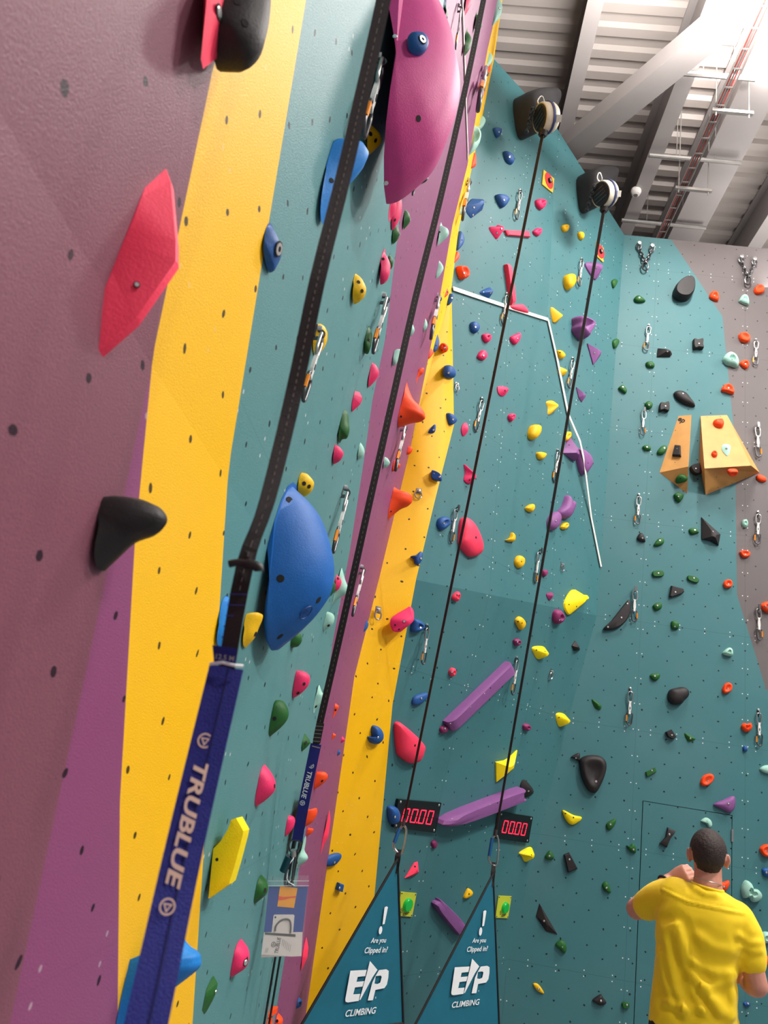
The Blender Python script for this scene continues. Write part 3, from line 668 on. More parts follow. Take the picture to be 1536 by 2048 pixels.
F('C', 'black', '1131 556 1136 548 1142 550 1140 557 1134 562', 'dome', .7, '', 'tiny black insert hold on top of the round yellow knob')
F('C', 'yellow', '1104 614 1114 619 1123 628 1121 637 1112 644 1107 640', 'facet', .4, '', 'yellow fan-shaped hold at the corner of the white tape', ap=(3, 3))
F('C', 'purple', '1173 526 1188 524 1202 526 1202 542 1194 558 1183 546', 'facet', .45, '1193 536 s', 'purple shield-shaped hold just below the second diamond target', ap=(3, 0))
F('C', 'purple', '1153 633 1178 644 1180 654 1170 672 1166 678 1151 660 1152 648', 'dish', .6, '', 'purple scooped shell hold crossed by the second rope')
F('C', 'purple', '1177 686 1202 700 1203 710 1189 729', 'facet', .3, '1189 706 s', 'large purple triangle hold below the purple scooped shell', rnd=False)
F('C', 'green', '1224 563 1229 558 1234 561 1232 569 1227 576', 'dome', .5, '', 'small green hold on the middle wall near the back corner, upper one')
F('C', 'green', '1226 683 1233 677 1237 682 1235 690 1229 697', 'dome', .5, '', 'small green hold on the middle wall near the back corner, lower one')
F('C', 'yellow', '1115 702 1121 701 1129 710 1127 716 1120 716', 'dome', .5, '1120 705 d', 'small yellow hold, upper of two beside the slanting white tape')
F('C', 'yellow', '1118 733 1126 737 1133 743 1130 750 1119 748', 'facet', .5, '', 'small yellow hold, lower of two beside the slanting white tape', ap=(3, 0))
F('C', 'pink', '997 773 1008 772 1018 776 1017 783 1008 792 999 787', 'facet', .45, '1010 781 d', 'pink three-sided hold between the first rope and the white tape')
F('C', 'pink', '1017 833 1022 827 1028 829 1028 837 1022 843', 'pocket', .6, '1024 832 d', 'small round pink hold below the pink three-sided hold')
F('C', 'pink', '924 858 928 847 935 846 938 858 933 869 927 871', 'facet', .45, '', 'pink ridged hold left of a quickdraw where yellow band kinks'.replace('left of', 'beside'), ap=(0, 0))
F('C', 'purple', '1154 774 1167 784 1173 792 1165 804 1159 795', 'facet', .35, '', 'small purple triangle hold between the second rope and the corner', rnd=False)
F('C', 'yellow', '1095 803 1106 801 1115 809 1112 819 1099 829 1098 815', 'facet', .4, '', 'yellow fan-shaped hold beside the slanting white tape, mid height', ap=(4, 0))
F('C', 'yellow', '1059 868 1063 853 1071 849 1079 852 1078 866 1070 878 1062 877', 'dome', .6, '', 'big round yellow knob hold in the middle of the teal facet')
F('C', 'yellow', '1075 905 1083 904 1092 908 1087 917 1081 919 1076 914', 'dome', .6, '', 'yellow half-dome hold with flat top')
F('C', 'yellow', '1127 873 1133 864 1141 864 1141 874 1133 882 1128 880', 'pocket', .5, '', 'yellow hold pinched between the second rope and the white tape')
F('C', 'purple', '1141 869 1154 904 1152 921 1126 904 1133 893', 'facet', .45, '1138 890 d', 'purple three-sided volume hold under the white tape', ap=(4, 8), rnd=False)
F('C', 'purple', '1155 898 1170 901 1180 914 1183 928 1176 942 1167 949 1159 932', 'dome', .35, '1176 926 d', 'purple petal hold beside the purple three-sided volume hold')
F('C', 'purple', '1135 990 1141 1000 1149 1004 1146 1018 1137 1036 1122 1034 1118 1024 1128 1010', 'dome', .5, '', 'purple propeller-shaped hold, upper blade')
F('C', 'purple', '1098 1040 1104 1028 1115 1023 1120 1034 1116 1050 1108 1060 1099 1056', 'dome', .5, '1112 1042 s', 'purple propeller-shaped hold, lower blade crossed by the second rope')
F('C', 'yellow', '1052 1016 1058 1010 1066 1008 1068 1016 1063 1024 1055 1021', 'dome', .6, '', 'knuckle-shaped yellow hold, highest of three small ones in a row')
F('C', 'yellow', '1012 1080 1020 1076 1024 1065 1029 1070 1028 1082 1020 1083', 'dome', .5, '', 'curved yellow hold like a small boomerang')
F('C', 'yellow', '1122 1055 1127 1046 1134 1045 1136 1052 1129 1059', 'pocket', .6, '', 'small yellow hold below the purple propeller-shaped hold')
F('C', 'yellow', '1031 1126 1034 1114 1041 1111 1048 1118 1046 1131 1038 1136', 'dome', .45, '1043 1123 d', 'oval yellow hold with one hole above the seam of the undercut')
F('C', 'red', '921 1072 924 1042 932 1034 946 1045 958 1069 965 1093 961 1108 943 1113 929 1100 921 1087', 'dome', .3, '952 1075 d', 'big red teardrop hold crossed by the first rope', bs=1.6)
F('C', 'pink', '931 928 940 936 947 948 947 960 941 967 931 960 934 944', 'facet', .5, '939 960 d', 'curved pink fin hold touching the first rope', ap=(4, 4))
F('C', 'darkpurple', '1085 1142 1091 1139 1094 1146 1088 1154', 'dome', .6, '', 'dark purple hold half hidden behind the second rope')
# ---- teal middle wall, lower
F('C', 'red', '905 1197 909 1188 917 1183 919 1191 914 1203', 'pocket', .5, '914 1190 d', 'small red hold, upper of two beside the first rope below the seam')
F('C', 'red', '899 1344 904 1336 910 1338 909 1349 903 1353', 'pocket', .5, '904 1344 s', 'small red hold, lower of two beside the first rope below the seam')
F('C', 'darkpurple', '1094 1188 1106 1185 1105 1194 1100 1201', 'facet', .5, '', 'tiny purple wedge hold just above the purple oval hold')
F('C', 'darkpurple', '1108 1240 1110 1224 1118 1219 1126 1230 1124 1242 1115 1248', 'pocket', .5, '1119 1240 s', 'purple oval hold with a pocket beside the second rope')
F('C', 'brightyellow', '1133 1207 1149 1179 1166 1189 1178 1191 1176 1201 1160 1208 1152 1222 1141 1229', 'facet', .5, '1138 1209 d;1153 1213 d', 'large bright yellow faceted hold high beside the back corner', ap=(3, -4))
F('C', 'yellow', '1032 1240 1040 1233 1049 1242 1049 1252 1042 1260 1035 1250', 'dome', .45, '1044 1246 d;1036 1243 d', 'yellow oval hold with two holes on the undercut facet')
F('C', 'darkpurple', '1028 1281 1035 1277 1040 1281 1038 1290 1031 1291', 'pocket', .6, '1035 1284 s', 'small dark purple round hold above the end of the slanting purple bar')
F('C', 'brightyellow', '1068 1295 1088 1293 1093 1303 1088 1312 1079 1319 1071 1308', 'facet', .5, '1073 1300 d;1090 1303 d', 'bright yellow three-cornered hold beside the second rope', ap=(6, 2))
F('C', 'black', '1152 1282 1160 1302 1150 1302 1146 1292', 'facet', .6, '', 'small black pyramid hold near the back corner', rnd=False)
F('C', 'brightyellow', '1115 1430 1128 1427 1136 1437 1128 1446 1121 1454', 'facet', .5, '1118 1435 d', 'bright yellow three-cornered hold below the black pyramid hold', ap=(5, 2))
F('C', 'purple', '891 1443 1016 1323 1025 1341 900 1461', 'flat', .55, '969 1387 w;941 1414 w;901 1447 w;981 1376 d', 'long slanting purple bar hold, the upper and steeper of two long bars', rnd=False)
F('C', 'darkpurple', '881 1457 888 1451 894 1455 892 1464 883 1466', 'dome', .6, '890 1457 s', 'small dark purple hold at the low end of the steep purple bar')
F('C', 'darkpurple', '1047 1452 1053 1447 1060 1452 1058 1460 1050 1461', 'pocket', .6, '', 'small dark purple hold beside the second rope above the yellow kite hold')
F('C', 'brightyellow', '995 1525 1012 1522 1021 1517 1038 1501 1031 1536 1016 1547 996 1565', 'facet', .4, '', 'bright yellow kite-shaped hold crossed by the second rope', ap=(-2, 2), rnd=False)
F('C', 'black', '1051 1560 1070 1584 1051 1596 1043 1575', 'facet', .45, '1057 1582 s', 'black four-sided hold above the second red-digit timer', rnd=True)
F('C', 'red', '793 1455 796 1446 802 1446 826 1466 845 1486 849 1498 840 1522 822 1527 806 1517 797 1504', 'dome', .4, '830 1491 d', 'big red leaf-shaped hold crossed by the first rope above the timer', bs=1.4)
F('C', 'purple', '897 1630 1032 1578 1038 1582 1039 1594 1034 1600 899 1649', 'flat', .7, '904 1638 w;980 1609 w;995 1606 d', 'long purple bar hold between the two red-digit timers')
F('C', 'red', '811 1757 830 1726 837 1724 839 1745 826 1753', 'facet', .35, '830 1733 d;822 1752 d', 'red triangular hold beside the first banner tip', rnd=False)
F('C', 'darkpurple', '863 1686 869 1680 873 1685 872 1694 867 1697', 'dome', .5, '', 'small purple hold between the first timer and first banner')
F('C', 'purple', '868 1812 874 1801 881 1800 926 1848 917 1869 908 1862', 'flat', .5, '', 'purple bar hold slanting down behind the second banner')
F('C', 'brightyellow', '1125 1620 1147 1630 1163 1634 1160 1642 1144 1650 1132 1640', 'dome', .4, '1147 1635 d;1131 1627 d', 'bright yellow curved hold beside the second red-digit timer')
F('C', 'brightyellow', '1042 1706 1064 1695 1065 1710 1054 1725 1047 1714', 'facet', .5, '1063 1710 d', 'bright yellow pointed hold just below the second timer', ap=(4, 0))
F('C', 'yellow', '928 1797 933 1783 938 1777 945 1784 941 1792', 'dome', .45, '938 1788 d', 'small yellow leaf hold beside the second banner')
F('C', 'yellow', '1066 1968 1074 1967 1082 1975 1088 1987 1075 1982', 'dome', .45, '1077 1978 s', 'small yellow leaf hold near the floor by the second banner')
F('C', 'green', '1090 1713 1098 1702 1103 1704 1108 1713 1106 1718 1095 1719', 'dome', .5, '1099 1712 s', 'small green lumpy hold beside the black flared hold')
F('C', 'black', '1128 1709 1138 1705 1155 1737 1136 1745', 'flat', .4, '1139 1719 s', 'black flared hold on the lower middle wall', rnd=False)
F('C', 'black', '1079 1807 1115 1869 1092 1863 1072 1833', 'facet', .35, '1088 1842 s', 'long black blade-shaped hold low on the middle wall', ap=(3, 2), rnd=False)
F('C', 'green', '1111 1889 1121 1880 1131 1886 1133 1901 1128 1906 1117 1896', 'dome', .45, '1125 1894 w', 'green egg-shaped hold below the long black blade-shaped hold')
F('B', 'black', '1185 2001 1191 1995 1202 1989 1206 1995 1213 2006 1201 2011 1191 2006', 'dome', .45, '1202 2002 s', 'black lumpy hold near the floor beside the door')
# ---- back wall
F('B', 'green', '1268 597 1275 591 1284 595 1291 602 1281 605 1271 603', 'dome', .5, '1279 595 s', 'green almond hold highest on the teal back wall')
F('B', 'green', '1292 725 1303 723 1309 729 1307 735 1295 734', 'dome', .5, '1301 730 s', 'small green hold beside the black wedge under the first quickdraw')
F('B', 'green', '1237 775 1246 770 1254 780 1250 787 1240 780', 'dome', .5, '1246 774 s', 'small green hold in the inner corner, level with the black pebble hold')
F('B', 'green', '1290 807 1297 802 1305 807 1304 814 1297 818 1291 813', 'dome', .5, '1298 810 s', 'small round green hold next to the lower black square hold')
F('B', 'black', '1347 585 1350 574 1362 562 1376 556 1386 561 1388 577 1384 590 1374 599 1360 599 1350 593', 'flat', .55, '1360 593 d', 'large smooth black tongue-shaped hold high on the back wall')
F('B', 'black', '1386 680 1394 681 1405 679 1405 690 1406 698 1396 697 1387 698', 'flat', .5, '1398 687 s', 'black square hold with concave sides, the upper one')
F('B', 'black', '1316 696 1332 701 1344 708 1340 713 1314 713', 'facet', .5, '1335 703 s', 'black wedge hold below the topmost back-wall quickdraw', ap=(6, -2), rnd=False)
F('B', 'black', '1348 786 1357 781 1371 785 1383 799 1390 809 1388 813 1370 808 1354 798', 'dome', .45, '1366 787 s', 'black oval pebble hold above the plywood volumes')
F('B', 'black', '1320 807 1328 807 1337 805 1337 823 1327 821 1318 822', 'flat', .5, '1331 812 s', 'black square hold with concave sides, the lower one')
for a in (('orange', '1420 588 1427 582 1435 585 1438 596 1434 602 1420 596', 'pocket', '1429 591 s', 'orange hold on the edge between teal and grey paint'),
          ('orange', '1508 580 1514 571 1524 571 1529 579 1525 586 1513 588', 'dish', '', 'orange round dish hold beside the grey-wall chain anchor'),
          ('mint', '1478 601 1485 590 1494 591 1498 601 1496 610 1482 605', 'pocket', '1493 608 s', 'mint hold below the chain anchor on the grey wall'),
          ('orange', '1478 669 1488 665 1498 671 1500 679 1494 685 1481 681', 'dish', '', 'orange oval dish hold above the mint shell hold'),
          ('mint', '1446 718 1452 708 1461 704 1472 710 1478 724 1474 734 1463 731 1453 728', 'pocket', '1464 719 d', 'large ribbed mint shell hold on the edge of the grey paint'),
          ('orange', '1479 726 1490 720 1498 725 1496 735 1490 737', 'pocket', '1491 728 s', 'orange hold touching the ribbed mint shell hold'),
          ('orange', '1443 781 1448 770 1458 768 1467 777 1467 788 1453 784', 'dish', '1457 776 s', 'orange half-round hold above the wider plywood volume')):
    F('B', a[0], a[1], a[2], .45, a[3], a[4])
F('B', 'green', '1285 894 1291 890 1301 893 1301 900 1291 901', 'dome', .5, '1294 894 s', 'small green hold beside the plywood volumes, one further from them')
F('B', 'green', '1314 905 1321 894 1331 890 1334 898 1327 908 1318 909', 'dome', .5, '1329 896 s', 'green hold touching the slim plywood volume')
F('B', 'green', '1348 989 1355 985 1367 990 1363 1001 1357 1004 1350 996', 'dome', .5, '1357 993 s', 'green hold just below the tip of the slim plywood volume')
F('B', 'black', '1380 934 1392 928 1403 930 1406 942 1394 950 1384 945', 'flat', .5, '1392 937 s', 'black rounded hold between the two plywood volumes')
F('B', 'green', '1378 1059 1389 1055 1398 1064 1393 1067 1382 1068', 'dome', .5, '1390 1060 s', 'green hold beside the large black shard hold')
F('B', 'green', '1308 1089 1316 1078 1326 1076 1328 1085 1321 1091 1310 1092', 'dome', .5, '1320 1081 s', 'green hold beside the small black half-round hold')
F('B', 'green', '1306 1143 1325 1142 1326 1152 1307 1153', 'flat', .5, '1317 1146 s', 'green brick-shaped hold above the seam')
F('B', 'green', '1377 1151 1396 1157 1394 1166 1376 1160', 'flat', .5, '1388 1156 s', 'green brick-shaped hold tilted down beside the seam screws')
F('B', 'green', '1306 1211 1313 1206 1323 1206 1323 1216 1313 1221 1308 1217', 'dome', .5, '1315 1211 s', 'green hold beside the black crescent hold')
F('B', 'black', '1404 1033 1442 1067 1438 1090 1421 1080 1404 1077', 'facet', .4, '1426 1063 s', 'large black shard hold below the plywood volumes', ap=(2, 4), rnd=False)
F('B', 'black', '1274 1077 1279 1067 1286 1068 1291 1083 1280 1082', 'dome', .5, '1285 1076 s', 'small black half-round hold beneath the third quickdraw')
F('B', 'black', '1342 1172 1366 1178 1368 1184 1362 1188 1341 1195 1338 1193', 'flat', .35, '1351 1184 s', 'black triangular plate hold under the seam', rnd=False)
F('B', 'mint', '1486 1040 1493 1039 1496 1047 1493 1055 1486 1053 1484 1046', 'pocket', .6, '', 'small knobbly mint hold on the grey wall')
F('B', 'orange', '1480 1103 1490 1101 1500 1105 1498 1113 1487 1115 1481 1109', 'dish', .5, '1491 1109 s', 'orange oval hold below the small knobbly mint hold')
F('B', 'orange', '1447 1167 1452 1160 1461 1160 1465 1168 1461 1175 1450 1175', 'dish', .5, '1457 1168 s', 'round orange hold on teal at the paint edge beside the seam')
F('B', 'black', '1207 1257 1222 1242 1235 1226 1249 1208 1257 1200 1261 1207 1260 1225 1251 1243 1235 1256 1216 1260', 'flat', .4, '1255 1207 s;1243 1235 s;1216 1254 s', 'long black crescent hold with three bolts')
F('B', 'orange', '1521 1212 1532 1203 1545 1206 1546 1220 1534 1225', 'pocket', .5, '1532 1213 s', 'orange hold cut by the picture edge beside a grey-wall quickdraw')
F('B', 'green', '1343 1243 1352 1242 1358 1248 1356 1258 1344 1257', 'dome', .5, '1350 1253 s', 'dark green lump hold below the black triangular plate')
F('B', 'mint', '1447 1303 1458 1295 1465 1300 1464 1312 1448 1309', 'pocket', .6, '', 'mint knobbly hold on teal under the grey paint edge')
F('B', 'green', '1300 1352 1307 1347 1320 1348 1317 1358 1308 1361', 'dome', .5, '1310 1352 s', 'green hold above the kidney-shaped black hold')
F('B', 'black', '1336 1394 1340 1380 1352 1376 1367 1374 1377 1380 1378 1391 1368 1401 1362 1408 1348 1409 1340 1404', 'dome', .5, '1342 1396 d', 'kidney-shaped smooth black hold')
F('B', 'orange', '1445 1379 1449 1369 1457 1365 1464 1370 1463 1380 1455 1386 1447 1386', 'dish', .5, '1456 1377 s', 'round orange dish hold level with the kidney-shaped black hold')
F('B', 'black', '1331 1464 1342 1459 1352 1474 1344 1478 1335 1474', 'flat', .6, '1344 1470 s', 'small black block hold', rnd=False)
F('B', 'green', '1370 1466 1391 1477 1381 1483 1374 1480', 'facet', .5, '1381 1477 s', 'small green wedge hold next to the small black block hold', ap=(2, 0))
F('B', 'orange', '1483 1452 1488 1446 1494 1448 1502 1446 1504 1456 1495 1464 1486 1460', 'pocket', .6, '1494 1455 d', 'orange heart-shaped hold beside the lowest grey-wall quickdraw')
F('B', 'blue', '1486 1495 1490 1491 1495 1495 1494 1502 1487 1502', 'dome', .7, '1494 1496 w', 'tiny dark blue knob hold below the orange heart-shaped hold')
F('B', 'mint', '1520 1538 1529 1531 1540 1532 1542 1547 1528 1545', 'dome', .5, '', 'mint rounded hold cut by the picture edge below a quickdraw')
F('B', 'orange', '1401 1564 1407 1552 1420 1547 1428 1553 1424 1564 1413 1572 1403 1570', 'dish', .45, '1416 1561 s', 'orange oval dish hold above the door, the largest orange one')
F('B', 'green', '1291 1544 1310 1535 1313 1543 1293 1554', 'flat', .5, '1304 1541 s', 'green brick-shaped hold above the door corner', rnd=False)
F('B', 'black', '1159 1526 1164 1515 1180 1510 1200 1512 1211 1522 1213 1537 1207 1558 1195 1582 1186 1586 1175 1578 1164 1555', 'dish', .3, '1192 1563 s', 'very large black shield hold with a dished face', bs=1.3)
F('B', 'black', '1142 1514 1156 1506 1160 1509 1158 1523 1150 1518', 'dome', .5, '1152 1516 s', 'small black pointed hold beside the very large black shield hold')
F('B', 'green', '1184 1398 1202 1410 1200 1420 1190 1415', 'facet', .5, '', 'green blade-shaped hold high above the large black shield hold', ap=(2, 0))
F('B', 'purple', '1428 1609 1447 1600 1466 1592 1471 1600 1468 1618 1458 1625 1444 1618', 'dome', .45, '1457 1607 s', 'purple teardrop hold just above the top of the door')
F('B', 'mint', '1402 1642 1412 1635 1422 1641 1424 1652 1418 1655 1413 1647', 'dome', .5, '1414 1642 w', 'mint curved hold on the door leaf near its top', bs=.8)
F('B', 'black', '1335 1655 1351 1662 1340 1678 1333 1695 1319 1687 1331 1674', 'flat', .4, '1339 1669 s', 'black bow-tie shaped hold on the door leaf', rnd=False)
F('B', 'green', '1213 1648 1222 1641 1232 1638 1229 1651 1220 1660 1214 1658', 'dome', .5, '1221 1649 s', 'green wing hold beside the upper door corner')
F('B', 'green', '1253 1691 1259 1693 1266 1687 1272 1696 1271 1706 1260 1702', 'dome', .5, '1267 1699 s', 'green knuckle hold beside the door edge')
F('B', 'green', '1205 1768 1212 1763 1218 1770 1222 1785 1213 1784 1206 1776', 'dome', .5, '1213 1776 s', 'green leaf hold beside the lifted elbow of the person in yellow')
F('B', 'orange', '1434 1767 1448 1764 1458 1761 1458 1772 1450 1782 1436 1778', 'dome', .5, '1448 1774 s', "orange hold on the door leaf beside the person's neck")
F('B', 'orange', '1520 1697 1530 1689 1542 1691 1544 1708 1534 1714 1524 1708', 'dish', .5, '1532 1702 s', 'orange hold outside the door edge cut by the picture edge')
F('B', 'blue', '1524 1739 1532 1736 1542 1739 1542 1753 1529 1752', 'dome', .5, '1533 1745 s', 'blue faceted hold below the orange hold outside the door')
F('B', 'mint', '1485 1772 1492 1761 1502 1766 1506 1778 1516 1779 1524 1790 1520 1801 1506 1804 1498 1794 1488 1796 1484 1784', 'pocket', .5, '1500 1781 d', 'mint twin-lobed hold outside the door hinge side')
F('B', 'mint', '1521 1872 1528 1864 1540 1866 1544 1880 1532 1887 1524 1882', 'pocket', .6, '', 'mint clustered-ball hold above the sleeve of the person in yellow')
F('B', 'orange', '1524 1913 1534 1912 1544 1914 1544 1928 1527 1929', 'dome', .5, '', "orange hold just beyond the person's short sleeve")
F('B', 'blue', '1487 2006 1493 2003 1501 2008 1497 2013 1489 2012', 'dome', .6, '1496 2007 s', "small blue hold below the person's elbow near the floor")
F('B', 'green', '1244 2006 1251 2004 1258 2007 1257 2016 1246 2015', 'flat', .6, '1254 2010 s', 'small green cube hold near the floor beside the door edge')
# ---- plywood volumes on the back wall
PLY = pmat('birch_plywood', 'CC9450', .55, 0, .1, 6)
PLYD = pmat('birch_plywood_edge', 'C98F4C', .5, 0, .05, 8)
def ply(front, back, label, marks, shadow=()):
    """front: list of (px,py,protrusion) ; faces by index"""
    vs = [onPlane(x, y, V((0, YB-d, 0)), V((0, -1, 0))) for x, y, d in front]
    vs += [V((vs[i].x, YB-.001, vs[i].z)) for i in shadow]
    o = mobj('plywood_volume', vs, back, PLY); bm = bmesh.new(); bm.from_mesh(o.data); bmesh.ops.recalc_face_normals(bm, faces=bm.faces); bm.to_mesh(o.data); bm.free()
    tag(o, label, 'climbing volume', 'plywood volumes on the back wall'); add_bolts(o, marks, .7); return o
G = .001
v1 = ply([(1357, 832, G), (1383, 830, .085), (1377, 933, .185), (1319, 945, G), (1374, 987, G)],
         [(0, 1, 2, 3), (3, 2, 4), (1, 5, 4, 2), (0, 5, 1), (0, 3, 4, 5)], 'slim plywood volume with a small black emblem, narrower of the pair',
         '1358 862 d;1351 861 d;1363 872 d;1368 853 d;1336 916 d;1350 925 d', (1,))
v2 = ply([(1401, 832, G), (1454, 830, G), (1502, 931, .30), (1409, 937, .30), (1519, 945, G), (1411, 990, G), (1398, 925, G)],
         [(0, 1, 2, 3), (1, 4, 2), (3, 2, 4, 5), (0, 3, 5, 6), (0, 6, 5, 4, 1)], 'wide plywood volume carrying orange and mint holds',
         '1414 834 d;1441 833 d;1423 857 d;1445 871 d;1464 966 d;1436 975 d;1491 955 d;1433 954 d')
VB = bvh_of([v1, v2])
def emb(px, py, o, body, h, rot=0):
    loc, n = hit(px, py, VB); bm = bmesh.new(); a = onPlane(px+10, py+1.6+rot, loc, n)-loc
    me_letter(bm, body, loc+n*.003, a, n, h); bobj('emblem', bm, BLACK, o)
def me_letter(*a): letter(a[0], a[1], a[2], a[3], a[4], height=a[5], bold=.03)
EMB = [(1362, 842, v1, 'ep', .08, 3)]
F('B', 'black', '1350 891 1361 892 1362 913 1345 912', 'flat', .4, '1354 897 w', 'black tapered hold on the slim plywood volume', bv=VB, rnd=False)
F('B', 'green', '1351 958 1358 950 1368 950 1375 957 1370 964 1353 967', 'dome', .5, '1361 957 d', 'green hold on the underside of the slim plywood volume', bv=VB)
F('B', 'orange', '1427 842 1436 840 1445 840 1448 848 1443 854 1430 850', 'dome', .6, '', 'orange lobed hold at the top of the wide plywood volume', bv=VB)
F('B', 'orange', '1423 907 1427 902 1434 905 1434 912 1427 913', 'pocket', .6, '', 'tiny orange hold on the wide plywood volume', bv=VB)
F('B', 'mint', '1447 888 1460 889 1461 899 1455 911 1444 899', 'facet', .4, '1453 897 s', 'mint gem-shaped hold on the wide plywood volume', bv=VB)
F('B', 'orange', '1456 942 1463 939 1475 940 1472 948 1462 952 1456 948', 'dish', .5, '', 'orange dish hold on the underside of the wide plywood volume', bv=VB)
F('B', 'orange', '1513 952 1520 949 1530 954 1533 961 1526 964 1516 960', 'dome', .5, '', 'orange oval hold on the grey wall beside the wide plywood volume tip')
# ------------------------------------------------------------------ quickdraws, hangers, anchors
SLING = pmat('white_sling_webbing', 'd6d6d2', .7, 0, .1, 60); SLINGB = pmat('blue_grey_stitching', '4d6f8a', .7)
def carabiner(w, h, z0):
    pts = [V((-w*.35, 0, z0)), V((w*.2, 0, z0+h*.02)), V((w*.5, 0, z0-h*.12)), V((w*.46, 0, z0-h*.5)), V((w*.36, 0, z0-h*.88)), V((0, 0, z0-h)), V((-w*.36, 0, z0-h*.9)), V((-w*.5, 0, z0-h*.7)), V((-w*.5, 0, z0-h*.25))]
    return catmull(pts, 3)
def make_draw():
    t = empty('quickdraw')
    bm = bmesh.new(); n_ = 9; ri, ro = .013, .029
    q = [V((-.0025, .026-.0-ro*1.25*math.sin(k*math.pi/(n_-1)), -.012+ro*math.cos(k*math.pi/(n_-1)))) for k in range(n_)]; w = [V((-.0025, .026-ri*2.0*math.sin(k*math.pi/(n_-1))-.006, -.012+ri*math.cos(k*math.pi/(n_-1)))) for k in range(n_)]
    for k in range(n_-1): prism(bm, [q[k], q[k+1], w[k+1], w[k]], V((.005, 0, 0)))
    box(bm, V((0, .026, .0)), (.022, .005, .05)); bobj('bolt_hanger', bm, DSTEEL, t)
    bm = bmesh.new(); lathe(bm, [(.001, .016), (.010, .014), (.012, .0), (.001, .0)], 10, Matrix.Translation((0, .022, .016)) @ Matrix.Rotation(math.pi/2, 4, 'X')); bobj('bolt', bm, BOLT, t, .6)
    bm = bmesh.new(); tube(bm, carabiner(.044, .095, -.022), .0062, 6, True); bobj('upper_carabiner', bm, STEEL, t, 1.2)
    bm = bmesh.new(); a = [(-.011, -.105), (.011, -.105), (.0085, -.125), (.012, -.155), (.012, -.185), (.0085, -.2), (.0105, -.222), (-.0105, -.222), (-.0085, -.2), (-.012, -.185), (-.012, -.155), (-.0085, -.125)]
    prism(bm, [V((x, -.006, z)) for x, z in a], V((0, .012, 0))); sl = bobj('sling', bm, SLING, t)
    bm = bmesh.new(); box(bm, V((0, -.0075, -.17)), (.008, .002, .022)); bobj('sling_label', bm, DSTEEL, sl)
    bm = bmesh.new(); tube(bm, carabiner(.052, .108, -.212), .0062, 6, True); lc = bobj('lower_carabiner', bm, DSTEEL, t, 1.2)
    bm = bmesh.new(); tube(bm, [V((-.026, 0, -.235)), V((-.027, 0, -.29))], .0075, 6); bobj('gate', bm, ORGATE, lc, 1.0)
    return t
LDRAW = .322
def copy_tree(o, parent=None):
    c = o.copy(); C.objects.link(c)
    if parent is not None: c.parent = parent
    for ch in list(o.children): copy_tree(ch, c)
    return c
proto = None
def draw(px0, py0, px1, py1, label, zone, flip=1, bv=None, lift=.03):
    global proto
    P, N = hit(px0, py0, bv)
    if P is None: print('MISS draw', label); return
    A = P + N*lift
    B = onPlane(px1, py1, A, V((N.x, N.y, 0)).normalized())
    d = (A-B); L = d.length
    if proto is None: proto = make_draw(); o = proto
    else: o = copy_tree(proto)
    z = d.normalized(); y = -N; x = y.cross(z).normalized()*1; y = z.cross(x)
    s = L/LDRAW
    R = Matrix((x*flip, y*flip, z)).transposed() if flip == 1 else Matrix((-x, -y, z)).transposed()
    o.matrix_world = Matrix.Translation(A) @ R.to_4x4() @ Matrix.Scale(s, 4)
    tag(o, label, 'quickdraw', {'L': 'quickdraws on the long side wall', 'C': 'quickdraws on the angled middle wall', 'B': 'quickdraws on the back wall'}[zone])
    return o
draw(752, 118, 727, 268, 'quickdraw half hidden behind the thick dark strap beside the giant pink volume', 'L')
draw(764, 595, 746, 702, 'quickdraw with orange gate at the teal edge of the purple band, beside a green hold', 'L')
draw(686, 980, 666, 1104, 'quickdraw hanging against the edge of the big blue volume', 'L')
draw(630, 662, 606, 800, 'quickdraw almost hidden by the thick dark strap beside a yellow hold', 'L')
draw(913, 14, 911, 98, 'quickdraw at the top of the purple band between pink volume and white tape', 'L')
draw(826, 352, 825, 386, 'quickdraw end peeking out below the giant pink volume', 'L')
draw(873, 594, 862, 672, 'quickdraw at the corner of the purple and yellow bands above a tall blue hold', 'L')
draw(804, 852, 791, 938, 'quickdraw just under the upper large orange horn', 'L')
draw(720, 1137, 705, 1230, 'quickdraw partly behind the second strap with an orange hold beside it', 'L')
draw(965, 145, 957, 208, 'quickdraw on the thin yellow sliver below the orange hold, highest on the middle wall', 'C')
draw(934, 362, 925, 434, 'quickdraw in front of an orange hold on the thin yellow sliver', 'C')
draw(1038, 383, 1033, 438, 'quickdraw under the first auto belay above the short red bar', 'C')
draw(1011, 590, 1005, 648, 'quickdraw lying across the white tape', 'C')
draw(1161, 520, 1158, 572, 'quickdraw beside the round yellow knob near the second rope', 'C')
draw(1143, 719, 1138, 776, 'quickdraw between the slanting white tape and the second rope', 'C')
draw(961, 800, 951, 863, 'quickdraw on the first line level with the yellow band kink', 'C')
draw(1113, 903, 1108, 964, 'quickdraw beside the purple three-sided volume hold', 'C')
draw(908, 1017, 902, 1086, 'quickdraw beside the big red teardrop hold', 'C', -1)
draw(1074, 1102, 1070, 1166, 'quickdraw beside the second rope just above the undercut seam', 'C', -1)
draw(851, 1252, 846, 1329, 'quickdraw below the blue scooped hold on the lower middle wall', 'C')
draw(1031, 1317, 1025, 1390, 'quickdraw at the high end of the steep purple bar', 'C')
